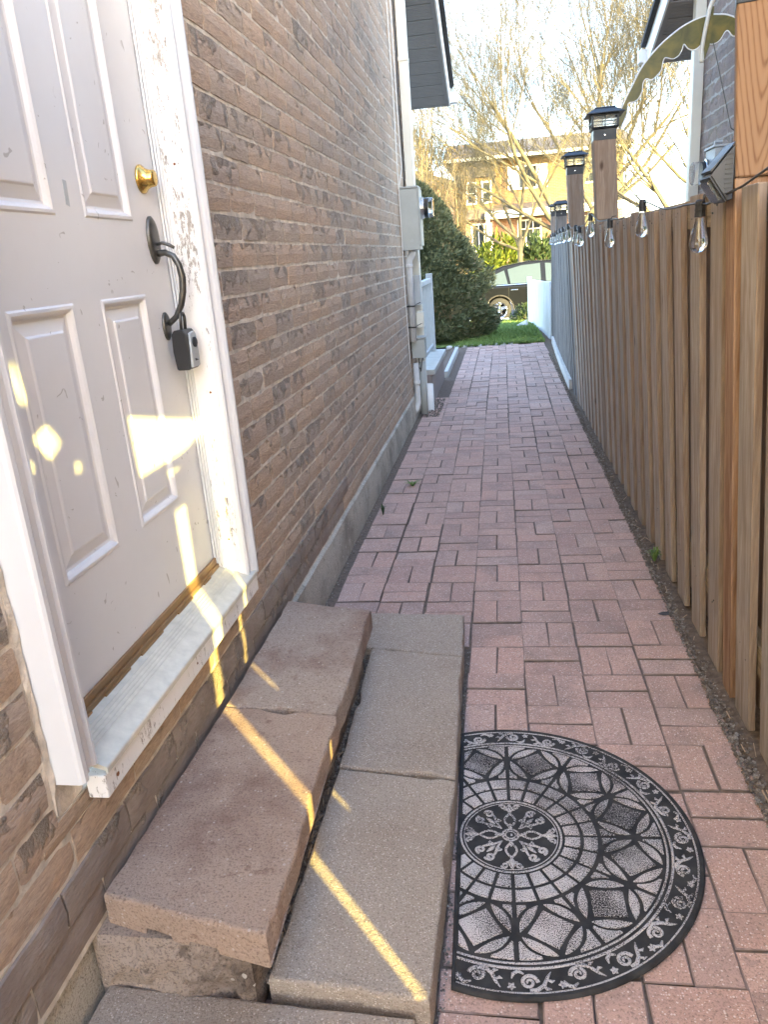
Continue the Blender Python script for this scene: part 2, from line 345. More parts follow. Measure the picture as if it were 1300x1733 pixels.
# ------------------------------------------------------------------ mesh helpers
ORG = {}                                # world origin of each object that parents parts
class MB:
    def __init__(s): s.v, s.f, s.loc = [], [], []
    def add(s, vs_, fs):
        o = len(s.v); s.v += [tuple(p) for p in vs_]; s.f += [tuple(i+o for i in f) for f in fs]; return s
    def box(s, x0, x1, y0, y1, z0, z1):
        return s.add([(x0,y0,z0),(x1,y0,z0),(x1,y1,z0),(x0,y1,z0),(x0,y0,z1),(x1,y0,z1),(x1,y1,z1),(x0,y1,z1)],
                     [(0,3,2,1),(4,5,6,7),(0,1,5,4),(1,2,6,5),(2,3,7,6),(3,0,4,7)])
    def hexa(s, p):                     # eight corners: bottom ring then top ring
        return s.add(p, [(0,3,2,1),(4,5,6,7),(0,1,5,4),(1,2,6,5),(2,3,7,6),(3,0,4,7)])
    def prism(s, poly, f, a, b):        # poly in 2D; f(u, v, w) -> 3D; extruded from w=a to w=b
        n = len(poly)
        return s.add([f(u, v, a) for u, v in poly]+[f(u, v, b) for u, v in poly],
                     [tuple(range(n))[::-1], tuple(range(n, 2*n))]+[(i, (i+1) % n, n+(i+1) % n, n+i) for i in range(n)])
    def tube(s, pts, rad, n=8, cap=True):
        pts = [Vector(p) for p in pts]; k = len(pts); o = len(s.v)
        rads = rad if isinstance(rad, (list, tuple)) else [rad]*k
        t0 = (pts[1]-pts[0]).normalized(); u = t0.orthogonal().normalized()
        for i, p in enumerate(pts):
            t = (pts[min(i+1, k-1)]-pts[max(i-1, 0)])
            t = t.normalized() if t.length > 1e-9 else t0
            u = (u - t*u.dot(t)); u = u.normalized() if u.length > 1e-6 else t.orthogonal().normalized(); w = t.cross(u)
            for j in range(n):
                a = 2*PI*j/n; s.v.append(tuple(p+(u*math.cos(a)+w*math.sin(a))*rads[i]))
        for i in range(k-1):
            for j in range(n):
                s.f.append((o+i*n+j, o+i*n+(j+1) % n, o+(i+1)*n+(j+1) % n, o+(i+1)*n+j))
        if cap: s.f.append(tuple(o+j for j in range(n))[::-1]); s.f.append(tuple(o+(k-1)*n+j for j in range(n)))
        return s
    def lathe(s, prof, c, ax, n=20, cap=True):   # prof: (radius, distance along ax)
        ax = Vector(ax).normalized(); u = ax.orthogonal().normalized(); w = ax.cross(u); c = Vector(c); o = len(s.v)
        for r_, d in prof:
            for j in range(n):
                a = 2*PI*j/n; s.v.append(tuple(c+ax*d+(u*math.cos(a)+w*math.sin(a))*r_))
        for i in range(len(prof)-1):
            for j in range(n): s.f.append((o+i*n+j, o+i*n+(j+1) % n, o+(i+1)*n+(j+1) % n, o+(i+1)*n+j))
        if cap: s.f.append(tuple(o+j for j in range(n))[::-1]); s.f.append(tuple(o+(len(prof)-1)*n+j for j in range(n)))
        return s
    def mesh(s, name, mat, off=(0, 0, 0), smooth=False, fix=True):
        me = bpy.data.meshes.new(name)
        ox, oy, oz = off
        me.from_pydata([(a-ox, b-oy, c-oz) for a, b, c in s.v], [], s.f); me.update()
        if s.loc:
            at = me.attributes.new('loc', 'FLOAT_VECTOR', 'POINT'); at.data.foreach_set('vector', [c for p in s.loc for c in p])
        if fix:
            bm = bmesh.new(); bm.from_mesh(me); bmesh.ops.recalc_face_normals(bm, faces=bm.faces); bm.to_mesh(me); bm.free()
        if mat: me.materials.append(mat)
        if smooth: me.polygons.foreach_set('use_smooth', [True]*len(me.polygons))
        return me
    def build(s, name, mat, parent=None, org=None, smooth=False, bevel=0, fix=True, seg=2):
        if org is None: org = ORG.get(parent.name, Vector((0, 0, 0))) if parent else Vector((0, 0, 0))
        org = Vector(org)
        o = bpy.data.objects.new(name, s.mesh(name, mat, org, smooth, fix)); C.objects.link(o)
        if parent: o.parent = parent; o.location = org - ORG[parent.name]
        else: o.location = org
        ORG[o.name] = org
        if bevel:
            b = o.modifiers.new('bevel', 'BEVEL'); b.width = bevel; b.segments = seg; b.limit_method = 'ANGLE'
        return o
def tag(o, label=None, cat=None, group=None, kind=None):
    for k, v in (('label', label), ('category', cat), ('group', group), ('kind', kind)):
        if v: o[k] = v
    return o
def empty(name, loc, label, cat, group=None):
    o = bpy.data.objects.new(name, None); C.objects.link(o); o.location = loc; o.empty_display_size = .1
    ORG[o.name] = Vector(loc); return tag(o, label, cat, group)
def inst(name, me, parent, loc, rot=(0, 0, 0), scale=(1, 1, 1)):
    o = bpy.data.objects.new(name, me); C.objects.link(o); o.parent = parent
    o.location = Vector(loc)-ORG[parent.name]; o.rotation_euler = rot; o.scale = scale; return o
def copy_tree(o, parent=None):
    c = o.copy(); C.objects.link(c); c.parent = parent
    ORG[c.name] = ORG[o.name].copy()
    for ch in list(o.children): copy_tree(ch, c)
    return c
def xz(y): return lambda u, v, w: (u, y+w, v)
def lerp(a, b, t): return a+(b-a)*t
# ------------------------------------------------------------------ ground
def terrain_z(x, y):
    if y < 12.35: return -.03
    t = min(1, max(0, (y-13.2)/8.0)); return -.03 - .30*t*t*(3-2*t)-(.30*min(1, max(0, (y-20.5)/.9)))
ys = [-300, -60, -20, -6, 0, 4, 8, 12.3, 12.4, 13, 14, 15, 16, 17, 18, 19, 20, 20.5, 20.9, 21.4, 300]
xs = [-300, -60, -20, -8, -3, -1.6, -.95, .72, 1.4, 3, 8, 20, 60, 300]
g = MB()
for y in ys:
    for x in xs: g.v.append((x, y, terrain_z(x, y)))
for i in range(len(ys)-1):
    for j in range(len(xs)-1):
        a = i*len(xs)+j; g.f.append((a, a+1, a+len(xs)+1, a+len(xs)))
tag(g.build('ground', M['soil']), kind='structure')
lw = MB()                                                            # lawn sheet a little above the soil
lys = [12.47+.5*i for i in range(17)]; lxs = [-9, -5, -3, -2, -1.2, -.6, 0, .35, .66]
for y in lys:
    for x in lxs: lw.v.append((x, y, terrain_z(x, y)+.035+.012*noise.noise((x*1.5, y*1.5, 0))))
for i in range(len(lys)-1):
    for j in range(len(lxs)-1):
        a = i*len(lxs)+j; lw.f.append((a, a+1, a+len(lxs)+1, a+len(lxs)))
tag(lw.build('lawn', M['lawnsoil'], smooth=True), kind='structure')
gr = MB()
for i in range(15000):
    y = 12.45+7.9*(random.random()**1.8); x = random.uniform(-.75 if y < 15 else -1.5, .64)
    z = terrain_z(x, y)+.03; h = random.uniform(.025, .065); a = random.random()*6.28; w = random.uniform(.004, .009)*(1+(y-12)*.12)
    lx, ly = random.gauss(0, .025), random.gauss(0, .025); c, s_ = math.cos(a)*w, math.sin(a)*w
    gr.add([(x-c, y-s_, z), (x+c, y+s_, z), (x+lx, y+ly, z+h)], [(0, 1, 2)])
tag(gr.build('grass', M['grass'], fix=False), kind='stuff')
st = MB(); st.box(-60, 60, 22.5, 31.0, -.66, -.60)
tag(st.build('street', M['asphalt']), kind='structure')
sw = MB(); sw.box(-60, 60, 20.5, 21.7, -.70, -.345)
tag(sw.build('sidewalk', M['kerbcon'], bevel=.01), kind='structure')
kb = MB(); kb.box(-60, 60, 22.3, 22.495, -.70, -.47); kb.box(-60, 60, 31.005, 31.2, -.70, -.48)
tag(kb.build('kerb', M['kerbcon'], bevel=.01), kind='structure')
fy = MB(); fy.v += [(-60, 21.705, -.36), (60, 21.705, -.36), (60, 22.295, -.48), (-60, 22.295, -.48), (-60, 31.205, -.49), (60, 31.205, -.49), (60, 47, -.35), (-60, 47, -.35), (60, 300, -.3), (-60, 300, -.3)]
fy.f += [(0, 1, 2, 3), (4, 5, 6, 7), (7, 6, 8, 9)]
tag(fy.build('grass_verge', M['lawnsoil']), kind='structure')

# ------------------------------------------------------------------ paved path
path = MB(); path.box(-.815, .70, -3.6, 12.42, -.2, -.0075)
path = tag(path.build('path', M['joint']), kind='structure')
def paver_mesh(seed):
    rnd = random.Random(seed); m = MB(); L, W_, c = .0985, .0485, .0042
    def ring(l, w, z, j):
        return [(sx*l+rnd.uniform(-j, j), sy*w+rnd.uniform(-j, j), z+rnd.uniform(-j, j)*.3) for sx, sy in ((-1, -1), (-.33, -1), (.33, -1), (1, -1), (1, 1), (.33, 1), (-.33, 1), (-1, 1))]
    m.v = ring(L, W_, -.05, 0)+ring(L, W_, -c*.55, .0010)+ring(L-c*.6, W_-c*.6, 0, .0007)
    for k in (0, 8):
        for i in range(8): m.f.append((k+i, k+(i+1) % 8, k+8+(i+1) % 8, k+8+i))
    m.f.append(tuple(range(16, 24)))
    return m
PVM = [paver_mesh(i) for i in range(6)]; PVMESH = []
for p in PVM:
    me = p.mesh('paver', M['paver'], fix=False); me.materials.append(M['joint']); me.materials.append(M['paver_edge']); PVMESH.append(me)
    for q in range(16): me.polygons[q].material_index = 1 if q < 8 else 2
cells = []
GX, GY = .2385, 3.2273
wave = [random.uniform(-.004, .004) for _ in range(200)]
for j in range(-32, 46):
    for i in range(-5, 2):
        cx, cy = GX+.2*i+.1, GY+.2*j+.1
        wx = .007*math.sin(cy*.8+i*.5)+.0025*math.sin(cy*2.3+i*2.1); wy = .009*math.sin(cx*4+j*.35)+.005*math.sin(j*1.7+i*.9)
        vert = (i+j) % 2 == 0
        for s_ in (-1, 1):
            x, y = (cx+s_*.05, cy) if vert else (cx, cy+s_*.05)
            if x < -.14 and 1.12 < y < 2.60: continue                # under the step
            if y > 12.33 or (i == -5 and y > 8.0) or (y > 8.0 and x < -.66): continue
            cells.append((x+wx+random.uniform(-.0022, .0022), y+wy+random.uniform(-.0022, .0022),
                          max(-.0035, random.gauss(0, .0020)+.003*math.sin(cx*5+cy*1.1)), (PI/2 if vert else 0)+random.gauss(0, .011)+(PI if random.random() < .5 else 0),
                          random.gauss(0, .004), random.gauss(0, .004)))
def rank(c, area_n):                                                  # apparent size of a piece, 0 outside the frame
    p = project(c)
    if not p or not (-40 < p[0] < 1340 and -40 < p[1] < 1773): return 0
    d = Vector(c)-Vector((0, 0, EYE)); return abs(d.normalized().dot(Vector(area_n)))/d.length_squared
cells.sort(key=lambda c: -rank(c[:3], (0, 0, 1)))
far = MB()
for k, (x, y, z, a, tx, ty) in enumerate(cells):
    if k < 300: inst('paver', PVMESH[k % 6], path, (x, y, z), (tx, ty, a))
    else:
        mt = Matrix.Translation((x, y, z)) @ Matrix.Rotation(a, 4, 'Z') @ Matrix.Rotation(tx, 4, 'X') @ Matrix.Rotation(ty, 4, 'Y'); q = PVM[k % 6]
        far.add([mt @ Vector(p) for p in q.v], q.f)
fp = tag(far.build('far_pavers', M['paver_far'], path, fix=False), kind='stuff'); fp.data.materials.append(M['joint']); fp.data.materials.append(M['paver_edge'])
for q in range(0, len(fp.data.polygons), 17):
    for e in range(16): fp.data.polygons[q+e].material_index = 1 if e < 8 else 2
# gritty strip along the fence, with chips and small stones
gs = MB()
pts = []
for i in range(80):
    y = .2+i*.155; pts.append((y, .630+.012*noise.noise((y*2, 3, 0)), .80))
for y, xa, xb in pts:
    gs.v += [(xa, y, -.006), (xa+.025, y, .004+.006*noise.noise((y*9, 0, 0))), (.69, y, .012+.01*noise.noise((y*7, 5, 0))), (xb, y, .006)]
for i in range(len(pts)-1):
    for j in range(3): gs.f.append((i*4+j, i*4+j+1, i*4+j+5, i*4+j+4))
tag(gs.build('soil_strip', M['soil'], smooth=True), kind='structure')
def pebble(m, x, y, z, r):
    o = len(m.v); a0 = random.random()*6.28
    rr = [r*random.uniform(.7, 1.2) for _ in range(10)]
    for k in range(5):
        a = a0+k*1.2566; m.v.append((x+rr[k]*math.cos(a), y+rr[k]*math.sin(a), z-.3*r)); 
    for k in range(5):
        a = a0+k*1.2566+.5; m.v.append((x+.7*rr[5+k]*math.cos(a), y+.7*rr[5+k]*math.sin(a), z+.55*r*random.uniform(.7, 1.1)))
    for k in range(5): m.f.append((o+k, o+(k+1) % 5, o+5+(k+1) % 5, o+5+k))
    m.f.append(tuple(o+5+k for k in range(5)))
pb = MB()
for i in range(7000):
    y = 1.0+10*random.random()**1.9; pebble(pb, .632+abs(random.gauss(0, .028))-.012, y, .006, random.choice((.0015, .002, .003, .003, .004, .006, .008)))
for i in range(1100): pebble(pb, random.gauss(-.506, .009), random.uniform(1.12, 2.5), .055, random.choice((.003, .004, .005, .007)))
for i in range(350): pebble(pb, -.157+random.gauss(0, .006), random.uniform(1.1, 2.6), .0, random.choice((.002, .003, .004)))
for i in range(700): pebble(pb, -.80+abs(random.gauss(0, .012)), random.uniform(2.6, 7.3), .0, random.choice((.002, .003, .004)))
for i in range(500): pebble(pb, random.uniform(-.74, -.60), random.uniform(7.0, 7.9), .004, random.choice((.003, .005, .008)))
for i in range(140): pebble(pb, random.uniform(-.75, .6), random.uniform(1.2, 6), .003, .002)
tag(pb.build('gravel', M['rock'], fix=False), kind='stuff')
ch = MB()
for i in range(26):
    x, y = .645+abs(random.gauss(0, .018)), 1.4+4*random.random()**1.6; a = random.gauss(1.4, .5); l = random.uniform(.008, .03)
    ch.tube([(x-l*math.cos(a), y-l*math.sin(a), .012), (x+l*math.cos(a), y+l*math.sin(a), .016)], random.uniform(.001, .002), 4)
for i in range(40):
    x, y = random.gauss(-.506, .009), random.uniform(1.2, 2.4); a = random.gauss(1.4, .5); l = random.uniform(.008, .02)
    ch.tube([(x-l*math.cos(a), y-l*math.sin(a), .062), (x+l*math.cos(a), y+l*math.sin(a), .066)], .0015, 4)
tag(ch.build('wood_chips', M['twig']), kind='stuff')

# ------------------------------------------------------------------ brick fields
def brick_proto(seed, L=.2450, H=.0705, D=.05):
    rnd = random.Random(seed); m = MB(); ny, nz = 6, 2
    grid = {}
    for i in range(ny+1):
        for j in range(nz+1):
            ed_y = i in (0, ny); ed_z = j in (0, nz)
            y = L*(i/ny-.5); z = H*(j/nz-.5)
            if ed_y: y += rnd.uniform(-.0012, .0008)
            if ed_z: z += noise.noise((i*.55, seed*7.3, j*3.1))*.0045
            x = .0012+noise.noise((i*.6, seed*3.7, j*.9))*.0022 - (.0034 if ed_z else 0) - (.0012 if ed_y else 0)
            grid[i, j] = len(m.v); m.v.append((x, y, z))
    for i in range(ny):
        for j in range(nz): m.f.append((grid[i, j], grid[i+1, j], grid[i+1, j+1], grid[i, j+1]))
    rim = [(i, 0) for i in range(ny)]+[(ny, j) for j in range(nz)]+[(i, nz) for i in range(ny, 0, -1)]+[(0, j) for j in range(nz, 0, -1)]
    back = []
    for k in rim:
        x, y, z = m.v[grid[k]]; back.append(len(m.v)); m.v.append((x-D, y*.995, z*.97))
    for a in range(len(rim)):
        b = (a+1) % len(rim); m.f.append((grid[rim[a]], back[a], back[b], grid[rim[b]]))
    m.loc = list(m.v); return m
BP = [brick_proto(i) for i in range(12)]
def brick_field(wall, x, sgn, spans, count, mi, mf):
    """spans: (ya, yb, zc). The largest in view are bricks of their own, the rest one part"""
    mes = [b.mesh('brick', M[mi]) for b in BP]
    spans = sorted(spans, key=lambda s: -rank((x, (s[0]+s[1])/2, abs(s[2])), (1, 0, 0))*(s[1]-s[0]))
    rest = MB()
    for k, (ya, yb, zc) in enumerate(spans):
        sz = 1.0
        if zc < 0: zc, sz = -zc-.0215, .50
        sy = (yb-ya-.007)/.245; q = random.randrange(12); dx = random.gauss(0, .0007)*sgn; rx = random.gauss(0, .006)
        if k < count:
            inst('brick', mes[q], wall, (x+dx, (ya+yb)/2, zc), (rx, 0, 0 if sgn > 0 else PI), (1, sy, sz))
        else:
            mt = Matrix.Translation((x+dx, (ya+yb)/2, zc)) @ Matrix.Rotation(0 if sgn > 0 else PI, 4, 'Z') @ Matrix.Rotation(rx, 4, 'X') @ Matrix.Diagonal((1, sy, sz, 1))
            rest.add([mt @ Vector(p) for p in BP[q].v], BP[q].f); rest.loc += BP[q].loc
    if rest.v: tag(rest.build('bricks', M[mf], wall, fix=False), kind='stuff')
def courses(y0, y1, z0, z1, yj, zj, opening=None, pitch=.252, H=.0812):
    out = []; n0 = math.ceil((z0-zj)/H-.01)
    for r_ in range(n0, int((z1-zj)/H)):
        zc = zj+H*(r_+.5); off = yj+(pitch/2 if r_ % 2 else 0)+random.uniform(-.025, .025)
        k0 = math.floor((y0-off)/pitch); y = off+k0*pitch
        while y < y1:
            w = pitch
            a, b = max(y, y0), min(y+w, y1); y += w
            segs = [(a, b)]
            if opening and opening[2] < zc < opening[3]:
                segs = [t for t in ((a, min(b, opening[0])), (max(a, opening[1]), b)) if t[1]-t[0] > .02]
            for s_, e in segs:
                if e-s_ > .03: out.append((s_, e, zc))
    return out

# ------------------------------------------------------------------ the brick house on the left
house = empty('brick_house', (-.82, 4, 0), 'brown brick house with a white side door and cream downspout, left of the path', 'house')
OP = (1.052, 2.146, .49, 2.72)
XB = -.822
wl = MB(); xw0, xw1 = -1.06, -.8258
wl.box(xw0, xw1, -3.5, OP[0], .196, 4.4); wl.box(xw0, xw1, OP[1], 7.62, .196, 4.4)
wl.box(xw0, xw1, OP[0], OP[1], .196, OP[2]); wl.box(xw0, xw1, OP[0], OP[1], OP[3], 4.4)
wl.box(-7, -1.065, 7.40, 7.62, .196, 4.4)                           # front wall returning left
wall = wl.build('wall', M['mortar'], house)
sp = courses(.2, 7.625, .35, 4.3, 2.453, 1.424, OP)
for a, b, zc in courses(OP[0]-.06, OP[1]+.06, .44, .53, 2.453, 1.424): sp.append((a, b, -zc))
brick_field(wall, XB, 1, sp, 300-28, 'brick', 'brick_far')
base = [(.25+.252*k, .25+.252*(k+1), .328) for k in range(29)]
lowb = [(.13+.252*k, .13+.252*(k+1), .2466) for k in range(29)]
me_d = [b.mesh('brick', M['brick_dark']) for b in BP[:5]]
for k, (a, b, zc) in enumerate(base):                                # darker bottom course stands slightly proud
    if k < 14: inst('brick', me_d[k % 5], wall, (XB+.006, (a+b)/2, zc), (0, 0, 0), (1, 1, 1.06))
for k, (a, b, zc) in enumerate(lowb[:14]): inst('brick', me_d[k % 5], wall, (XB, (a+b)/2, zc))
rest = MB()
for k, (a, b, zc) in enumerate(base[14:]+lowb[14:]):
    q = BP[k % 12]; rest.add([(p[0]+XB, p[1]+(a+b)/2, p[2]+zc) for p in q.v], q.f); rest.loc += q.loc
tag(rest.build('bricks', M['brick_far'], wall, fix=False), kind='stuff')
fd = MB(); yy = [-3.5]+[.4+.22*i for i in range(33)]+[7.64]
for y in yy:
    n1 = noise.noise((y*1.7, 0, 0)); n2 = noise.noise((y*2.9, 9, 0))
    o_ = -.04 if y < 1.3 else 0
    fd.v += [(-1.06, y, -.25), (-.806+.004*n1+o_, y, -.25), (-.806+.006*n1+o_, y, .10), (-.812+.005*n2+o_, y, .192+.014*n2), (-.832+o_*.9, y, .206), (-1.06, y, .206)]
for i in range(len(yy)-1):
    for j in range(5): a = i*6+j; fd.f.append((a, a+1, a+7, a+6))
fd.f.append(tuple(range(6))); fd.f.append(tuple(range(len(fd.v)-6, len(fd.v))))
fd.build('foundation', M['concrete'], house, smooth=False)
rf = MB(); rf.prism([(-.80, 4.40), (-.80, 4.52), (-6.2, 6.0), (-6.2, 5.88)], lambda u, v, w: (u, w, v), -3.9, 7.75)
rf.build('roof', M['shingle'], house)

# side door: opening, frame, moulding, sill
DX = -.88; DY0, DY1, DZ0, DZ1 = 1.148, 2.063, .592, 2.62
dm = MB()
PYS = [(1.310, 1.545), (1.661, 1.892)]; PZS = [(.842, 1.380), (1.551, 2.20), (2.32, 2.50)]
ycut = [DY0]+[v for p in PYS for v in p]+[DY1]; zcut = [DZ0]+[v for p in PZS for v in p]+[DZ1]
for i in range(len(ycut)-1):
    for j in range(len(zcut)-1):
        if i % 2 and j % 2: continue
        a, b, c, d = ycut[i], ycut[i+1], zcut[j], zcut[j+1]
        dm.add([(DX, a, c), (DX, b, c), (DX, b, d), (DX, a, d)], [(0, 1, 2, 3)])
dm.add([(DX, DY1, DZ0), (DX-.04, DY1, DZ0), (DX-.04, DY1, DZ1), (DX, DY1, DZ1), (DX-.04, DY0, DZ0), (DX-.04, DY0, DZ1), (DX, DY0, DZ0), (DX, DY0, DZ1)],
       [(0, 1, 2, 3), (1, 4, 5, 2), (4, 6, 7, 5), (0, 6, 4, 1), (3, 2, 5, 7)])
door = dm.build('door', M['door'], house, fix=False)
door['label'] = 'white six-panel side door with scuffed paint'
def dpanel(y0, y1, z0, z1):
    m = MB(); prof = [(0, 0), (.004, .0028), (.010, .003), (.015, -.001), (.020, -.009), (.026, -.0105), (.050, -.0045), (.0535, -.0018), (.056, -.0012)]
    for k, (d, x) in enumerate(prof):
        m.v += [(DX+x, y0+d, z0+d), (DX+x, y1-d, z0+d), (DX+x, y1-d, z1-d), (DX+x, y0+d, z1-d)]
    for k in range(len(prof)-1):
        for i in range(4): m.f.append((k*4+i, k*4+(i+1) % 4, k*4+4+(i+1) % 4, k*4+4+i))
    e = len(m.v)-4; m.f.append((e, e+1, e+2, e+3)); m.build('door_panel', M['door'], door, fix=False)
for a in PYS:
    for b in PZS: dpanel(*a, *b)
# hardware
DB = (1.978, 1.652)
db = MB(); db.lathe([(.0, .0), (.034, .0), (.034, .004), (.031, .007), (.025, .013), (.0205, .024), (.0195, .034), (.0185, .036), (.012, .037), (.0, .037)], (DX, *DB), (1, 0, 0), 28, False)
dbo = db.build('deadbolt', M['brass'], door, smooth=True)
ky = MB(); ky.box(DX+.0365, DX+.0385, DB[0]-.0012, DB[0]+.0012, DB[1]-.006, DB[1]+.006); ky.build('keyhole', M['darkmetal'], dbo) if False else None
def ellipse_plate(cy, cz, ry, rz, t, n=28):
    m = MB()
    for (k, x) in ((1, 0), (1, t*.6), (.88, t), (.6, t*1.12)):
        for i in range(n):
            a = 2*PI*i/n; m.v.append((DX+x, cy+ry*k*math.cos(a), cz+rz*k*math.sin(a)))
    for r_ in range(3):
        for i in range(n): m.f.append((r_*n+i, r_*n+(i+1) % n, r_*n+n+(i+1) % n, r_*n+n+i))
    m.f.append(tuple(range(3*n, 4*n))); return m
hy = 1.985
hs = ellipse_plate(hy, 1.508, .030, .058, .010).build('door_handle', M['darkmetal'], door, smooth=True)
gp = MB(); P0 = [(DX+.008, hy, 1.475), (DX+.030, hy, 1.476), (DX+.050, hy, 1.466), (DX+.062, hy, 1.443), (DX+.066, hy, 1.412), (DX+.062, hy, 1.378), (DX+.052, hy, 1.345), (DX+.034, hy, 1.316), (DX+.010, hy, 1.298)]
cr = []
for i in range(len(P0)-1):
    for t in (0, .5): cr.append(tuple(lerp(P0[i][k], P0[i+1][k], t) for k in range(3)))
cr.append(P0[-1])
gp.tube(cr, [.0095, .0085, .008, .008, .008, .0082, .0085, .009, .0092, .0092, .009, .0088, .0085, .008, .0075, .0075, .0075], 10).build('grip', M['darkmetal'], hs, smooth=True)
ellipse_plate(hy, 1.293, .022, .036, .007).build('lower_plate', M['darkmetal'], hs, smooth=True)
tl = MB(); tl.tube([(DX+.010, hy, 1.497), (DX+.024, hy+.002, 1.500), (DX+.042, hy+.004, 1.494), (DX+.054, hy+.006, 1.486)], [.004, .004, .005, .004], 6); tl.build('thumb_latch', M['darkmetal'], hs, smooth=True)
m = MB(); m.hexa([(DX-.001, 1.593, 1.574), (DX+.0008, 1.593, 1.574), (DX+.0008, 1.607, 1.570), (DX-.001, 1.607, 1.570), (DX-.001, 1.596, 1.622), (DX+.0008, 1.596, 1.622), (DX+.0008, 1.610, 1.620), (DX-.001, 1.610, 1.620)]); m.build('tape_mark', M['greybox'], door)
# frame around the door
fr = MB(); fr.box(-1.05, -.795, 2.066, 2.140, .53, 2.70); fr.build('door_jamb', M['peel'], house, bevel=.0015)['label'] = 'weathered door jamb with flaking white paint'
fr = MB(); fr.box(-1.05, -.80, 1.082, 1.145, .556, 2.70); fr.box(-1.05, -.795, 1.1455, 2.0655, 2.625, 2.70); fr.build('door_frame', M['trim'], house)
ws = MB()
for x in (-.8745, -.8660, -.8585): ws.box(x-.0030, x+.0030, 2.058, 2.0655, .585, 2.62)
ws.build('weatherstrip', M['trim'], house, bevel=.001)
prof = [(.000, -.838), (.000, -.785), (.006, -.779), (.013, -.779), (.016, -.786), (.022, -.789), (.030, -.784), (.034, -.780), (.038, -.784), (.046, -.776), (.056, -.770), (.066, -.770), (.071, -.774), (.073, -.780), (.073, -.838)]
for yb, sg, zb in ((2.0675, 1, .528), (1.1445, -1, .556)):
    m = MB(); m.prism([(yb+sg*a, x) for a, x in prof], lambda u, v, w: (v, u, w), zb, 2.74); m.build('door_moulding', M['trim'], house)
m = MB(); m.box(-.838, -.778, 1.073, 2.139, 2.7405, 2.80); m.build('door_moulding', M['trim'], house, bevel=.004)
# caulk and mortar crumbs between moulding and brick
for ya, yb in ((1.050, 1.070), (2.1415, 2.150)):
    m = MB(); n = 60
    for i in range(n+1):
        z = .5+2.2*i/n
        for (y, x) in ((ya-.004, -.836), (ya+.004, -.829+.006*random.random()), (yb-.002, -.828+.006*random.random()), (yb, -.838)): m.v.append((x, y+random.uniform(-.003, .003), z))
    for i in range(n):
        for j in range(3): a = i*4+j; m.f.append((a, a+1, a+5, a+4))
    m.build('mortar_bead', M['mortar'], house, fix=False)
m = MB(); m.box(-1.05, -.827, 1.053, 1.1455, .491, .5555); m.box(-1.05, -.829, 1.053, 1.0815, .556, 2.70); m.build('mortar_bed', M['mortar'], house)
sl = MB(); ysl = (1.150, 2.118)
zt = lambda x: lerp(.537, .580, (-.772-x)/.113)
sprof = [(-.885, zt(-.885)), (-.852, zt(-.852))]
for k in range(5):
    x = -.850+k*.0085; sprof += [(x, zt(x)), (x+.0015, zt(x)+.0022), (x+.0035, zt(x)+.0022), (x+.005, zt(x))]
sprof += [(-.772, .537), (-.770, .534), (-.770, .523), (-.774, .523), (-.776, .530), (-.885, .560)]
sl.prism([(x, z) for x, z in sprof], lambda u, v, w: (u, w, v), ysl[0], ysl[1])
sill = sl.build('door_sill', M['alu'], house)
m = MB(); m.box(-.8835, -.866, 1.149, 2.062, .572, .585); m.box(-.8795, -.872, 1.149, 2.062, .585, .604); 
y = 1.16
while y < 2.0:
    w = random.uniform(.04, .13); m.box(-.8665, -.8615, y, y+w, .5715, .5765); y += w+random.uniform(.01, .12)
m.build('weather_seal', M['bronze'], house, bevel=.001)
m = MB(); m.box(-.819, -.777, 1.146, 2.132, .468, .519); wb = m.build('sill_board', M['peel_low'], house, bevel=.003)
m = MB(); m.lathe([(.0, .001), (.005, .001), (.0045, 0)], (-.777, 1.19, .492), (1, 0, 0), 10, False); m.lathe([(.0, .001), (.003, .001), (.003, 0)], (-.777, 1.62, .495), (1, 0, 0), 8, False)
for x, z in ((-.822, 1.69), (-.825, .66), (-.815, 1.10)): m.lathe([(.0, .001), (.0035, .001), (.003, 0)], (x, 2.066, z), (0, -1, 0), 8, False)
m.build('rusty_nail', M['rust'], house)

# cream downspout at the corner, running into a white standpipe
m = MB(); m.prism([(-.812, 7.37), (-.745, 7.37), (-.735, 7.38), (-.735, 7.46), (-.745, 7.47), (-.812, 7.47)], lambda u, v, w: (u, v, w), .22, 4.42)
ds = m.build('downspout', M['cream'], house)
m = MB(); m.lathe([(.046, 0), (.046, .26), (.043, .262), (.040, .262), (.040, .15)], (-.715, 7.36, -.01), (0, 0, 1), 18, False); m.build('standpipe', M['white'], ds, smooth=True)
m = MB(); m.box(-.815, -.732, 7.365, 7.475, 1.16, 1.19); m.box(-.815, -.732, 7.365, 7.475, 3.0, 3.03); m.build('strap', M['cream'], ds)
# porch roof soffit beyond the corner: a rake that falls towards the street
YH, ZH, YL, ZL = 7.63, 3.71, 9.62, 2.985
sdir = Vector((0, YL-YH, ZL-ZH)).normalized(); snrm = Vector((0, sdir.z, -sdir.y))
def rake_board(m, x0, x1, s0, s1, t0, t1, yh=YH, zh=ZH):
    p = []
    for t in (t0, t1):
        for s_, x in ((s0, x0), (s0, x1), (s1, x1), (s1, x0)):
            p.append(Vector((x, yh, zh))+sdir*s_-snrm*t)
    m.hexa(p)
SL = 2.118
k = 0; s_ = 0
me_s = None
while s_ < SL-.03:
    m = MB(); e = min(s_+.212, SL-.03); rake_board(m, -1.30, -.560, s_, e-.012, 0, .012)
    for q in range(6): rake_board(m, -1.30, -.562, s_+.022+q*.03, s_+.029+q*.03, -.003, .001)
    m.build('soffit_panel', M['soffit'], house); s_ = e
m = MB(); rake_board(m, -.559, -.525, 0, SL, -.004, .02); rake_board(m, -1.3, -.56, SL-.028, SL, -.003, .02); m.build('soffit_trim', M['soffit'], house)
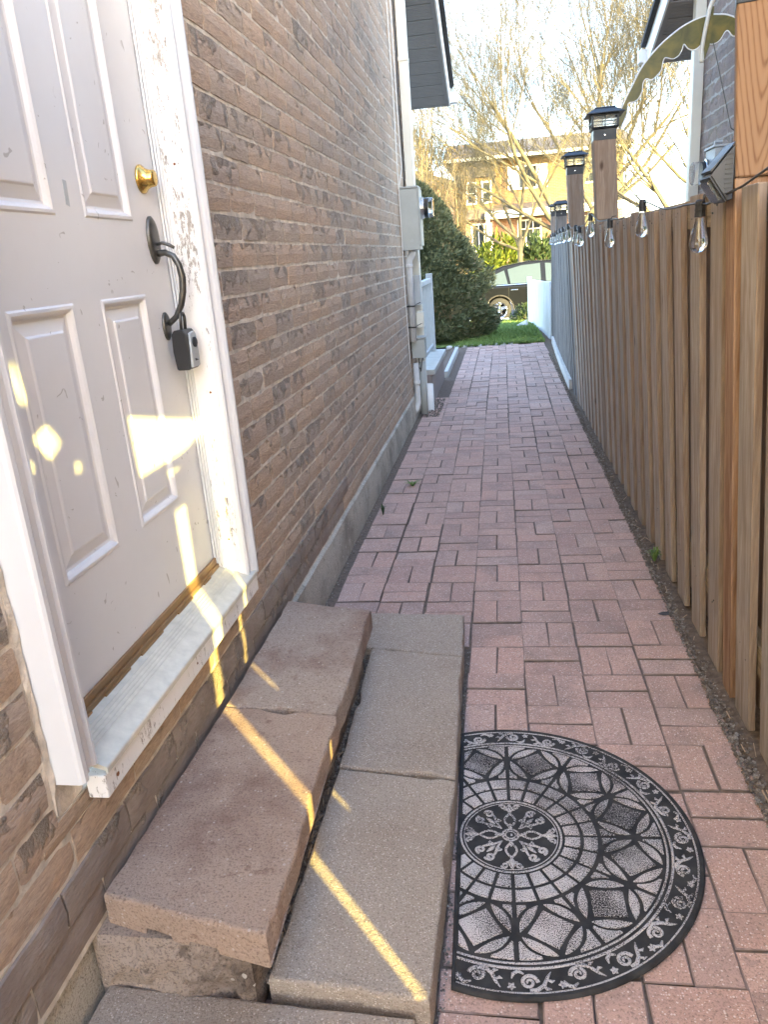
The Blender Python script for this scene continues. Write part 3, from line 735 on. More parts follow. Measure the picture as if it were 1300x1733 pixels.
m = MB(); rake_board(m, -.524, -.508, -.3, SL+.01, -.006, .20); m.build('fascia', M['white'], house, bevel=.002)
m = MB(); rake_board(m, -1.6, -.475, -.3, SL+.02, .202, .235)
for q in range(16): rake_board(m, -.4745, -.462, -.3+q*.15, -.3+q*.15+.145, .198, .238+.004*(q % 2))
m.build('porch_roof', M['shingle'], house)
m = MB(); m.box(-1.6, -.43, YL+.03, YL+.13, ZL+.03, ZL+.14); m.build('gutter', M['white'], house, bevel=.012)
# the grey porch and its white railing
m = MB(); m.box(-3.2, -.715, 7.66, 9.30, -.1, .292); m.build('porch_skirt', M['porchwall'], house)
for k in range(5):
    m = MB(); m.box(-.714, -.704, 7.68+k*.325, 7.995+k*.325, -.02, .288); m.build('skirt_board', M['porchwall'], house, bevel=.003)
m = MB(); m.box(-3.2, -.672, 7.655, 9.345, .2925, .345); m.build('porch_floor', M['porchtop'], house, bevel=.006)
rl = MB(); rl.box(-.84, -.79, 7.95, 9.15, 1.12, 1.17); rl.box(-.835, -.795, 7.95, 9.15, .40, .44); rl.box(-.85, -.78, 9.15, 9.22, .346, 1.22)
rl = rl.build('porch_railing', M['greybox'], house, bevel=.004)
for k in range(7):
    m = MB(); m.box(-.825, -.805, 8.0+k*.165, 8.020+k*.165, .4405, 1.1195); m.build('baluster', M['greybox'], rl)
m = MB(); m.box(-.715, -.665, 9.4, 11.9, -.06, .07); m.build('bed_edging', M['kerbcon'], house, bevel=.01)
# ------------------------------------------------------------------ house on the right
nh = empty('neighbour_house', (1.5, 4, 0), 'grey purple brick house with grey soffit and pale downspout behind the wooden fence', 'house')
m = MB(); m.box(1.503, 1.8, -.55, 6.70, -.1, 4.7); m.box(1.8, 9, -.55, -.35, -.1, 4.7); m.box(1.8, 9, 6.5, 6.70, -.1, 4.7)
nwall = m.build('wall', M['mortar_n'], nh)
nsp = courses(2.0, 6.705, .2, 4.8, .1, .05, None, .262, .0985)
nm = [(a, b, z) for a, b, z in nsp]
# larger bricks than the left house
BP_keep = BP; BP = [brick_proto(100+i, .245, .0875) for i in range(12)]
vis = [s for s in nm if 5.2 < s[1] and 1.3 < s[2] < 3.2]
oth = [s for s in nm if s not in vis]
brick_field(nwall, 1.5, -1, vis, 110, 'brick_n', 'brick_n_far')
BP_n = BP
r_ = MB()
for k, (a, b, z) in enumerate(oth):
    q = BP[k % 12]; r_.add([(1.5-p[0], (a+b)/2-p[1]*(b-a-.007)/.245, z+p[2]) for p in q.v], q.f); r_.loc += q.loc
tag(r_.build('bricks', M['brick_n_far'], nwall, fix=False), kind='stuff')
BP = BP_keep
m = MB(); m.prism([(1.42, 4.70), (1.42, 5.0), (5.2, 7.2), (9.2, 5.0), (9.2, 4.7), (5.2, 7.1)], lambda u, v, w: (u, w, v), -.75, 6.9); m.build('roof', M['shingle'], nh)
m = MB(); m.prism([(1.51, 4.7), (9, 4.7), (5.2, 7.08)], lambda u, v, w: (u, w, v), -.52, 6.68); m.build('gable', M['brick_n_far'], nh)
m = MB(); m.box(1.425, 1.498, 6.60, 6.70, .1, 4.7); m.build('downspout', M['cream'], nh, bevel=.006)
NY0, NZ0, NY1, NZ1 = 6.72, 3.01, 7.46, 2.775
sdir = Vector((0, NY1-NY0, NZ1-NZ0)).normalized(); snrm = Vector((0, sdir.z, -sdir.y)); NL = math.hypot(NY1-NY0, NZ1-NZ0)
def nboard(m, x0, x1, s0, s1, t0, t1): rake_board(m, x0, x1, s0, s1, t0, t1, NY0, NZ0)
s_ = -.02
while s_ < NL-.05:
    m = MB(); e = min(s_+.20, NL-.03); nboard(m, 1.285, 2.1, s_, e-.012, 0, .012)
    for q in range(5): nboard(m, 1.287, 2.1, s_+.024+q*.032, s_+.031+q*.032, -.003, .001)
    m.build('soffit_panel', M['soffit_n'], nh); s_ = e
m = MB(); nboard(m, 1.255, 1.284, -.03, NL, -.004, .02); nboard(m, 1.285, 2.1, NL-.028, NL, -.003, .02); m.build('soffit_trim', M['soffit_n'], nh)
m = MB(); nboard(m, 1.238, 1.254, -.3, NL+.01, -.006, .15); m.build('fascia', M['white'], nh, bevel=.002)
m = MB(); nboard(m, 1.20, 2.2, -.3, NL+.02, .152, .19); m.build('porch_roof', M['shingle'], nh)
m = MB(); m.box(1.18, 2.2, NY1+.02, NY1+.12, NZ1+.02, NZ1+.12); m.build('gutter', M['white'], nh, bevel=.01)

nmt = empty('electric_meter', (1.49, 5.8, 1.5), 'round electric meter on a pale blue box on the neighbouring wall, behind the fence light', 'meter')
m = MB(); m.box(1.395, 1.492, 5.74, 5.98, 1.42, 1.94); m.build('meter_box', M['greybox'], nmt, bevel=.006)
m = MB(); m.box(1.385, 1.50, 5.735, 5.985, 1.942, 1.956); m.tube([(1.42, 5.86, 1.957), (1.42, 5.86, 1.985), (1.47, 5.86, 1.985)], .008, 6); m.build('box_lid', M['greybox'], nmt, bevel=.002)
m = MB(); m.lathe([(.085, 0), (.085, .03), (.076, .031), (.076, .034)], (1.394, 5.86, 1.80), (-1, 0, 0), 24, False); m.build('meter_ring', M['chrome'], nmt, smooth=False)
m = MB(); m.lathe([(.070, .030), (.070, .055), (.0, .056)], (1.394, 5.86, 1.80), (-1, 0, 0), 24, False); m.build('meter_base', M['blackplastic'], nmt)
m = MB(); m.lathe([(.072, .057), (.072, .105), (.064, .115), (.0, .117)], (1.394, 5.86, 1.80), (-1, 0, 0), 24, False); m.build('meter_glass', M['frost'], nmt)

# arched awning with a scalloped edge
A_UP = [(0.758, 2.127), (0.775, 2.186), (0.802, 2.248), (0.847, 2.33), (0.891, 2.41), (0.946, 2.478), (1.006, 2.534), (1.072, 2.583), (1.137, 2.622), (1.208, 2.65), (1.268, 2.663)]
A_LO = [(0.776, 2.086), (0.816, 2.171), (0.823, 2.23), (0.855, 2.235), (0.884, 2.251), (0.906, 2.292), (0.91, 2.334), (0.927, 2.359), (0.961, 2.35), (0.989, 2.368), (1.017, 2.397), (1.024, 2.433), (1.034, 2.461), (1.054, 2.461), (1.088, 2.452), (1.121, 2.47), (1.137, 2.499), (1.147, 2.526), (1.17, 2.501), (1.199, 2.487), (1.226, 2.495), (1.242, 2.508), (1.264, 2.527)]
B_UP = [(1.268, 2.663), (1.305, 2.679), (1.36, 2.675), (1.409, 2.667), (1.47, 2.64)]
B_LO = [(1.266, 2.582), (1.282, 2.548), (1.314, 2.521), (1.347, 2.523), (1.373, 2.54), (1.398, 2.578), (1.417, 2.581), (1.445, 2.55), (1.48, 2.55)]
RIB = [(1.301, 2.744), (1.279, 2.697), (1.264, 2.623), (1.249, 2.533), (1.239, 2.452), (1.246, 2.405)]
aw = empty('awning', (1.1, 5.6, 2.0), 'arched olive awning with a scalloped pale-piped edge beside the neighbouring downspout', 'awning')
def smooth_line(p, k=3):
    out = []
    for i in range(len(p)-1):
        p0, p1, p2, p3 = p[max(i-1, 0)], p[i], p[i+1], p[min(i+2, len(p)-1)]
        for j in range(k):
            t = j/k
            out.append(tuple(.5*(2*p1[c]+(p2[c]-p0[c])*t+(2*p0[c]-5*p1[c]+4*p2[c]-p3[c])*t*t+(3*p1[c]-p0[c]-3*p2[c]+p3[c])*t**3) for c in range(len(p1))))
    return out+[p[-1]]
for (a, b, dy) in ((A_UP, A_LO, 0), (B_UP, B_LO, .06)):
    ua, lb = smooth_line(a), smooth_line(b)
    poly = ua+lb[::-1]
    m = MB(); vv, ee, ff, *_ = delaunay_2d_cdt([Vector(p) for p in poly], [], [list(range(len(poly)))], 1, 1e-5)
    n = len(vv); m.v = [(p.x, 5.6+dy, p.y) for p in vv]+[(p.x, 5.606+dy, p.y) for p in vv]
    m.f = [tuple(f) for f in ff]+[tuple(i+n for i in f)[::-1] for f in ff]
    m.f += [(i, (i+1) % len(poly), n+(i+1) % len(poly), n+i) for i in range(len(poly))]
    m.build('valance', M['awning'], aw, fix=False)
    m = MB(); m.tube([(p[0], 5.603+dy, p[1]) for p in ua], .0055, 6); m.tube([(p[0], 5.603+dy, p[1]) for p in lb], .0042, 6); m.build('piping', M['white'], aw, smooth=True)
m = MB(); m.tube([(p[0], 5.55, p[1]) for p in smooth_line(RIB)], .012, 8); m.build('rib', M['cream'], aw, smooth=True)
m = MB(); m.prism([(1.264, 2.70), (1.305, 2.70), (1.30, 2.60), (1.29, 2.50), (1.262, 2.42), (1.252, 2.53)], xz(5.565), 0, .005); m.build('side_flap', M['awning'], aw)
m = MB(); m.tube([(1.318, 5.6, 2.515), (1.455, 5.62, 2.03)], .0025, 5); m.tube([(1.455, 5.62, 2.03), (1.499, 5.62, 2.0)], .0025, 5); m.build('guy_wire', M['cable'], aw)

# ------------------------------------------------------------------ the fence
def fx0(y): return .687+(.105*((y-7.5)/5.5)**1.6 if y > 7.5 else 0)
def fk(y): return -.052*min(1, max(0, (y-1.2)/.5))*min(1, max(0, (11.5-y)/4))
def bx(y, z):
    return (.66 if y < 1.2 else fx0(y))+fk(y)*z
fence = empty('wooden_fence', (.68, 5, 0), 'brown board fence with tall posts along the right of the path', 'fence')
def fboard(m, y0, y1, z0, z1, d0, d1, ty=0, jit=.0, y0b=None, y1b=None):
    """board following the lean of the fence: d0..d1 is depth behind the path face; ty tilts its top along the fence"""
    y0b = y0 if y0b is None else y0b; y1b = y1 if y1b is None else y1b
    ym = (y0+y1)/2
    def X(z, d): return (.66 if ym < 1.2 else fx0(ym))+fk(ym)*z+d
    m.hexa([(X(z0, d0), y0b, z0), (X(z0, d1), y0b, z0), (X(z0, d1), y1b, z0), (X(z0, d0), y1b, z0),
            (X(z1, d0+jit), y0+ty, z1), (X(z1, d1+jit), y0+ty, z1), (X(z1, d1+jit), y1+ty, z1), (X(z1, d0+jit), y1+ty, z1)])
NAILS = MB()
POSTS = [(2.262, 1.922, 0), (5.30, 1.99, 0), (7.30, 1.965, 0), (10.55, 1.745, 1), (12.95, 1.83, 1)]
def post_at(y): return any(p-.02 < y < p+.15 for p, _, _ in POSTS)
rows = []
ends_ = [1.30]+[p+.092 for p, _, _ in POSTS]
for a_, p_ in zip(ends_, [p for p, _, _ in POSTS]):
    n_ = max(1, round((p_-a_)/.2385)); pt_ = (p_-a_)/n_
    for k in range(n_): rows.append(a_+k*pt_+(pt_-.131)*.6+random.uniform(-.006, .006))
for y in rows:
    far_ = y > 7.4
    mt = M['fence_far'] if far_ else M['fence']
    w = random.uniform(.126, .135)
    if True:
        m = MB(); fboard(m, y, y+w, random.uniform(.0, .02), 1.523+random.uniform(-.010, .012)+(.01 if far_ else 0), 0, .021, random.gauss(0, .007), random.gauss(0, .004)); ob = m.build('board', mt, fence, bevel=.0025, seg=1)
        if y < 7:
            for zz in (1.47, 1.49, .235, .26):
                yy_ = y+w*random.uniform(.25, .75); NAILS.lathe([(0, .0012), (.0028, .001), (.003, -.002)], (bx(y+w/2, zz), yy_, zz+random.uniform(-.01, .01)), (-1, 0, 0), 6, False)
        if not far_:
            ob.data.materials.append(M['fence_edge'])
            for q in ob.data.polygons:
                if abs(q.normal.y) > .9: q.material_index = 1
    yb = y+w-.028
    if y < 11:
        m = MB(); fboard(m, yb, yb+.14, .02, 1.51+random.uniform(-.01, .01), .064, .085, random.gauss(0, .003)); m.build('back_board', M['fence_back'], fence)
for p0, p1 in zip([1.0]+[p for p, _, _ in POSTS], [p for p, _, _ in POSTS]):
    a, b = (p0+.0895 if p0 > 1.1 else p0), p1-.0005
    n = max(1, int((b-a)/.8))
    for z0, z1 in ((1.435, 1.524), (.20, .29)):
        m = MB()
        for i in range(n):
            ya, yb_ = lerp(a, b, i/n), lerp(a, b, (i+1)/n)
            X = lambda yy, z, d: fx0(yy)+fk(yy)*z+d
            m.hexa([(X(ya, z0, .0225), ya, z0), (X(ya, z0, .062), ya, z0), (X(yb_, z0, .062), yb_, z0), (X(yb_, z0, .0225), yb_, z0),
                    (X(ya, z1, .0225), ya, z1), (X(ya, z1, .062), ya, z1), (X(yb_, z1, .062), yb_, z1), (X(yb_, z1, .0225), yb_, z1)])
        m.build('rail', M['rail'], fence)
for k, (py, pz, grey) in enumerate(POSTS):
    mt = M['post_grey'] if grey else M['fence_edge']
    m = MB(); fboard(m, py, py+.089, -.1, 1.546, -.003, .086); m.build('fence_post', M['post'] if k == 0 else mt, fence, bevel=.003, seg=1)
    m = MB()
    if k == 0:                                                       # the near sleeve stands a little twisted on its post
        ct, st_ = math.cos(R(13)), math.sin(R(13)); q = []
        for z in (1.547, pz+.02):
            x0, y0 = bx(py, z)-.004, py-.002
            q += [(x0, y0, z), (x0+.13*ct, y0-.13*st_, z), (x0+.13*ct+.13*st_, y0-.13*st_+.13*ct, z), (x0+.13*st_, y0+.13*ct, z)]
        m.hexa(q); m.build('post_sleeve', M['post_near'], fence, bevel=.004, seg=1)
    else:
        fboard(m, py-.006, py+.128, 1.547, pz+.02, -.004, .128); m.build('post_sleeve', mt, fence, bevel=.004, seg=1)
for a, b in ((8.05, 9.9), (9.92, 12.2)):
    m = MB(); n = 8
    for i in range(n):
        ya, yb_ = lerp(a, b, i/n), lerp(a, b, (i+1)/n)
        m.hexa([(fx0(ya)-.032, ya, .0), (fx0(ya)-.004, ya, .0), (fx0(yb_)-.004, yb_, .0), (fx0(yb_)-.032, yb_, .0),
                (fx0(ya)-.034, ya, .11), (fx0(ya)-.004, ya, .11), (fx0(yb_)-.004, yb_, .11), (fx0(yb_)-.034, yb_, .11)])
    m.build('kick_board', M['palewood'], fence)
tag(NAILS.build('nails', M['darkmetal'], fence), kind='stuff')
# the fence carries on past the viewer; unseen slots there are placed to shape the sun streaks
def nbrd(y0, y1, y0b=None, y1b=None):
    m = MB(); fboard(m, y0, y1, .0, 1.535, 0, .02, y0b=y0b, y1b=y1b); m.build('board', M['fence'], fence)
yy = .3555
while yy < 1.25: nbrd(yy, min(yy+.14, 1.3)); yy += .1403
nbrd(.222, .318); nbrd(.156, .2218, .118, .2218)
for z0, z1 in ((.0, .505), (.69, .775)):                              # added pieces close parts of the narrow slot to shape its streak
    m = MB(); fboard(m, .3182, .3553, z0, z1, .002, .018); m.build('board', M['fence'], fence)
yy = .057; first = True
while yy > -3.4:
    nbrd(yy-.14, yy, yy-.14, yy+.022 if first else yy); yy -= .1403; first = False
m = MB(); m.box(.6815, .72, -3.4, .999, 1.425, 1.515); m.box(.6815, .72, -3.4, .999, .20, .29); m.box(.6815, .72, .05, .17, .295, .42); m.build('rail', M['rail'], fence)  # last box is added to close the wide slot's foot and end its streak
# added unseen panel above the fence blocks the sun; cut-outs shape its patches
ps = empty('sun_block_screen', (.66, -1.5, 1.5), 'added tall panel blocking the sun, unseen behind the viewer, with cut-outs for sun patches', 'screen')
outer = [(-3.6, 1.522), (.56, 1.522), (.56, 2.85), (-3.6, 2.85)]
def circ(cy, cz, r, n=10): return [(cy+r*math.cos(2*PI*i/n), cz+r*math.sin(2*PI*i/n)) for i in range(n)]
holes = [[(-.108, 1.706), (-.10, 1.556), (.16, 1.552), (.30, 1.575), (.36, 1.59), (.36, 1.60)],
         [(-.44, 1.760), (-.402, 1.718), (-.447, 1.690), (-.493, 1.742)], circ(-.36, 1.652, .013), circ(-.521, 1.695, .013),
         [(-.53, 1.86), (-.50, 1.80), (-.485, 1.82), (-.50, 1.90)]]
holes = [h if sum(h[i][0]*h[(i+1) % len(h)][1]-h[(i+1) % len(h)][0]*h[i][1] for i in range(len(h))) > 0 else h[::-1] for h in holes]
allp = [Vector(p) for p in outer]; faces = [list(range(4))]
for h in holes: faces.append(list(range(len(allp), len(allp)+len(h)))); allp += [Vector(p) for p in h]
vv, ee, ff, ov, oe, of = delaunay_2d_cdt(allp, [], faces, 0, 1e-6)
m = MB(); n = len(vv); keep = [f for f, o in zip(ff, of) if o == [0]]
m.v = [(.682, p.x, p.y) for p in vv]+[(.690, p.x, p.y) for p in vv]
m.f = [tuple(f) for f in keep]+[tuple(i+n for i in f)[::-1] for f in keep]
cnt = {}
for f in keep:
    for i in range(len(f)):
        e = (f[i], f[(i+1) % len(f)]); cnt[e] = 1
for a, b in list(cnt):
    if (b, a) not in cnt: m.f.append((b, a, a+n, b+n))
m.build('sun_block_panel', M['fence_back'], ps, fix=False)
for yp in (-3.55, -2.2, -.9): 
    m = MB(); m.box(.6915, .78, yp, yp+.089, 1.53, 2.85); m.build('sun_block_post', M['rail'], ps)

# white fence that carries on down the lawn
wf = empty('white_fence', (.68, 15, -.2), 'low white painted board fence at the edge of the lawn', 'fence')
for k in range(9):
    t0, t1 = k/9, (k+1)/9-.002; ya, yb = lerp(13.02, 18.0, t0), lerp(13.02, 18.0, t1); xa, xb = lerp(.76, .605, t0), lerp(.76, .605, t1)
    zb = terrain_z(0, ya); zt_ = lerp(.87, .74, t0)
    m = MB(); m.hexa([(xa, ya, zb), (xa+.03, ya, zb), (xb+.03, yb, zb-.03), (xb, yb, zb-.03), (xa, ya, zt_), (xa+.03, ya, zt_), (xb+.03, yb, zt_-.014), (xb, yb, zt_-.014)]); m.build('board', M['whitewood'], wf, bevel=.006, seg=1)
m = MB(); m.box(.575, .665, 18.01, 18.10, -.4, .80); m.build('end_post', M['whitewood'], wf, bevel=.006)

# ------------------------------------------------------------------ lanterns on the posts
def lantern(x, y, z, label, s=1.0):
    t = empty('post_lantern', (x, y, z), label, 'lantern', 'black lanterns on the fence posts')
    def fru(m, h0, r0, h1, r1): m.hexa([(x-r0, y-r0, z+h0), (x+r0, y-r0, z+h0), (x+r0, y+r0, z+h0), (x-r0, y+r0, z+h0), (x-r1, y-r1, z+h1), (x+r1, y-r1, z+h1), (x+r1, y+r1, z+h1), (x-r1, y+r1, z+h1)])
    m = MB(); fru(m, -.035, .0675, .028, .0675); m.build('collar', M['lantern'], t, bevel=.002)
    m = MB(); m.lathe([(.0, .0), (.004, .0), (.004, .002), (0, .0022)], (x, y-.0676, z-.006), (0, -1, 0), 8, False); m.build('screw', M['chrome'], t)
    m = MB(); fru(m, .0285, .078, .040, .082); fru(m, .1005, .082, .108, .082)
    for sx in (-1, 1):
        for sy in (-1, 1): m.box(x+sx*.074-.006, x+sx*.074+.006, y+sy*.074-.006, y+sy*.074+.006, z+.0405, z+.100)
    m.build('lantern_frame', M['lantern'], t, bevel=.0015, seg=1)
    for ax, sg in ((0, -1), (0, 1), (1, -1), (1, 1)):
        b = MB(); p = MB()
        def bar(a0, a1, z0, z1, d0, d1, q):
            lo_, hi_ = sorted((sg*d0, sg*d1))
            if ax: q.box(x+a0, x+a1, y+lo_, y+hi_, z+z0, z+z1)
            else: q.box(x+lo_, x+hi_, y+a0, y+a1, z+z0, z+z1)
        bar(-.003, .003, .0405, .100, .0715, .0775, b); bar(-.067, -.0035, .066, .071, .0715, .0775, b); bar(.0035, .067, .066, .071, .0715, .0775, b)
        b.build('glazing_bar', M['lantern'], t)
        bar(-.067, .067, .0405, .100, .067, .0705, p); p.build('pane', M['frost'], t)
    m = MB(); fru(m, .1085, .112, .114, .112); fru(m, .1142, .108, .138, .070); fru(m, .1382, .066, .150, .058); m.build('lantern_roof', M['lantern'], t, bevel=.002)
    return t
labs = ['large black lantern cap on the nearest fence post, cut by the top right corner', 'black solar lantern on the second fence post, below the olive awning', 'black solar lantern on the third, slimmer looking brown post',
        'black lantern on the low grey post, right one of the far pair', 'smallest black lantern on the farthest grey fence post']
for (py, pz, g_), lb in zip(POSTS, labs):
    if py < 3:
        x0, y0 = bx(py, pz)-.004, py-.002; ct, st_ = math.cos(R(13)), math.sin(R(13))
        lantern(x0+.065*(ct+st_), y0+.065*(ct-st_), pz+.050, lb).rotation_euler = (0, 0, -R(13))
    else: lantern(bx(py, pz)+.062, py+.061, pz+.045, lb)

# wedge shaped solar light on the near post
sx_, sy0, sy1 = bx(2.3, 1.57)-.0045, 2.268, 2.372
sg_ = empty('solar_light', (sx_, 2.32, 1.55), 'dark grey wedge shaped solar wall light on the near fence post', 'wall light')
m = MB(); m.prism([(0, 1.628), (0, 1.497), (-.013, 1.494), (-.056, 1.558), (-.052, 1.566)], lambda u, v, w: (sx_+u, w, v), sy0, sy1); m.build('housing', M['greyplastic'], sg_, bevel=.002)
m = MB(); m.prism([(-.004, 1.631), (-.0005, 1.634), (-.058, 1.571), (-.056, 1.566)][::-1], lambda u, v, w: (sx_+u, w, v), sy0-.002, sy1+.002); m.build('solar_panel', M['blackplastic'], sg_)
m = MB(); m.prism([(-.0145, 1.4935), (-.0575, 1.5575), (-.0615, 1.5545), (-.0185, 1.4905)], lambda u, v, w: (sx_+u, w, v), sy0-.003, sy1+.003); m.build('lens_frame', M['blackplastic'], sg_, bevel=.001)
m = MB(); m.prism([(-.022, 1.500), (-.055, 1.549), (-.0635, 1.5435), (-.0305, 1.4945)], lambda u, v, w: (sx_+u, w, v), sy0+.012, sy1-.012); m.build('lens', M['frost'], sg_)
for k in range(9):
    m = MB(); z = 1.512+k*.0115; m.box(sx_-.022, sx_-.004, sy0-.0022, sy0+.001, z, z+.0025); m.build('louver', M['blackplastic'], sg_)

# string of bulbs along the fence top
sl_ = empty('string_lights', (.6, 5, 1.5), 'string of clear bulbs on a dark cable hung along the top of the brown fence', 'string lights')
BULBS = [(2.56, 1.463, 0), (3.54, 1.520, 0), (4.56, 1.482, 0), (5.48, 1.548, 0), (6.25, 1.49, .35), (6.55, 1.505, 0), (7.25, 1.535, 0), (8.0, 1.53, 0), (8.7, 1.53, .1), (9.6, 1.53, 0), (10.6, 1.52, 0), (11.6, 1.53, 0), (12.5, 1.53, 0)]
def bulb(y, z, tilt):
    x = bx(y, z)-.022
    c = Vector((x, y, z)); ax = Vector((0, math.sin(tilt)*-1, -math.cos(tilt)))
    m = MB(); m.lathe([(.0, -.004), (.010, -.004), (.014, 0), (.0155, .012), (.0145, .014), (.0155, .026), (.0145, .028), (.016, .044), (.0, .0445)], c-ax*.046, ax, 14, False); m.build('socket', M['blackplastic'], sl_, smooth=False)
    m = MB(); m.lathe([(.0115, .001), (.013, .010), (.018, .030), (.0245, .055), (.027, .070), (.025, .083), (.018, .093), (.008, .0985), (.0, .0995)], c, ax, 18, False)
    b = m.build('bulb', M['glass'], sl_, smooth=True)
    m = MB(); m.lathe([(.004, .002), (.0035, .02), (.002, .045), (.003, .06), (.0, .066)], c, ax, 8, False); m.build('filament', M['filament'], b)
for b in BULBS: bulb(*b)
m = MB()
for (ya, za, _), (yb, zb, _) in zip(BULBS[:-1], BULBS[1:]):
    ta, tb = za+.040, zb+.040; pts = []
    for i in range(11):
        t = i/10; y = lerp(ya, yb, t); z = lerp(ta, tb, t)-.018*math.sin(PI*t)+.004*math.sin(t*9); z = z-.0
        pts.append((bx(y, z)-.016-.006*math.sin(PI*t), y, z))
    m.tube(pts, .0032, 6)
m.tube([(bx(2.5, 1.5)-.016, 2.556, 1.500), (bx(2.45, 1.5)-.016, 2.49, 1.497), (bx(2.4, 1.5)-.020, 2.40, 1.503), (bx(2.2, 1.5)-.022, 2.26, 1.511), (bx(2.1, 1.5)-.02, 2.14, 1.520), (bx(2, 1.5)-.02, 1.95, 1.545), (.62, 1.7, 1.56)], .0032, 6)
m.tube([(bx(2.56, 1.5)-.012, 2.565, 1.50), (bx(2.56, 1.5)-.006, 2.575, 1.525), (bx(2.56, 1.5)+.01, 2.58, 1.537), (bx(2.56, 1.5)+.03, 2.58, 1.53)], .004, 6)
for (y, z, t) in BULBS[1:4]: m.tube([(bx(y, z)-.018, y, z+.04), (bx(y, z)-.01, y+.004, 1.54), (bx(y, z)+.012, y+.004, 1.542)], .0028, 5)
m.build('light_cable', M['cable'], sl_, smooth=True)
# ------------------------------------------------------------------ the stone step
def stone_slab(name, cs, zt_, th, mat, label, parent=None, jit=.0032, cham=.006, cat='slab', group=None, bottom_ribs=None, edge_j=None):
    """cs: corners (x, y) front-left, front-right, back-right, back-left; worn irregular outline, chamfered top"""
    rnd = random.Random(name+label)
    ring = []; nn = []
    for i in range(4):
        a, b = Vector(cs[i]), Vector(cs[(i+1) % 4]); L = (b-a).length; k = max(3, int(L/.035)); nrm = Vector((b-a).yx).normalized(); nrm = Vector((nrm.x, -nrm.y))
        jj = (edge_j or {}).get(i, jit)
        for q in range(k):
            t = q/k; p = a.lerp(b, t); d = (noise.noise((p.x*14+i*7, p.y*14, zt_*40))*1.2+noise.noise((p.x*45, p.y*45, i*3.1))*.5)*jj
            if q == 0: d = -abs(jj)*.5
            ring.append(p+nrm*d); nn.append(nrm)
    n = len(ring); m = MB(); ctr = sum(ring, Vector((0, 0)))/n
    lay = [(0, zt_-th), (0, zt_-cham*1.3), (cham*.35, zt_-cham*.35), (cham, zt_)]
    for ins, z in lay:
        for i, p in enumerate(ring):
            d = (ctr-p); chip = max(0, noise.noise((p.x*11+5, p.y*11, zt_*9))-.22)*.035 if z > zt_-cham*1.4 else 0
            q = p+d.normalized()*(ins*1.2+chip)
            zz = z+(noise.noise((p.x*20, p.y*20, 2))*.0016 if z > zt_-cham*1.4 else 0); m.v.append((q.x, q.y, zz))
    for r_ in range(3):
        for i in range(n): m.f.append((r_*n+i, r_*n+(i+1) % n, r_*n+n+(i+1) % n, r_*n+n+i))
    m.f.append(tuple(range(3*n, 4*n))); m.f.append(tuple(range(n))[::-1])
    if bottom_ribs:
        fl, fr_, br, bl = [Vector(c) for c in cs]
        for u0, u1, h, sl in bottom_ribs:
            a, b = fl.lerp(fr_, u0), fl.lerp(fr_, u1); c, d = bl.lerp(br, u1), bl.lerp(br, u0); z1 = zt_-th-.0002; z0 = z1-h; s2 = (fr_-fl).normalized()*sl
            m.hexa([(*(a+s2), z0), (*(b-s2), z0), (*(c-s2), z0), (*(d+s2), z0), (*a, z1), (*b, z1), (*c, z1), (*d, z1)])
    o = m.build(name, mat, None, org=(ctr.x, ctr.y, zt_-th))
    return tag(o, label, cat, group)
GRP = 'concrete slabs of the door step'
stone_slab('stone_slab', [(-.815, 1.112), (-.450, 1.034), (-.468, 1.752), (-.797, 1.786)], .265, .060, M['slab_red'], 'reddish upper slab with a notched front end, under the door', edge_j={1: .007}, bottom_ribs=[(.0, .25, .013, .004), (.40, .52, .013, .006), (.68, 1, .013, .006)], group=GRP)
stone_slab('stone_slab', [(-.797, 1.7885), (-.4685, 1.7545), (-.478, 2.400), (-.800, 2.482)], .264, .070, M['slab_mix'], 'brown upper slab against the wall, farther of the top pair', edge_j={1: .007}, group=GRP)
stone_slab('stone_slab', [(-.492, 1.098), (-.169, 1.076), (-.154, 1.720), (-.481, 1.757)], .090, .088, M['slab_tan'], 'long tan lower slab between upper step and doormat', group=GRP)
stone_slab('stone_slab', [(-.482, 1.766), (-.156, 1.729), (-.168, 2.384), (-.497, 2.446)], .091, .089, M['slab_tan'], 'tan middle slab of the lower row, above the doormat', group=GRP)
stone_slab('stone_slab', [(-.570, 2.463), (-.167, 2.396), (-.178, 2.722), (-.590, 2.750)], .086, .084, M['slab_tan'], 'short tan slab at the far end of the step', group=GRP)
stone_slab('stone_slab', [(-.86, .56), (-.20, .55), (-.198, 1.066), (-.83, 1.088)], .058, .08, M['slab_tan'], 'tan slab in front of the step at the bottom edge of the view', group=GRP)
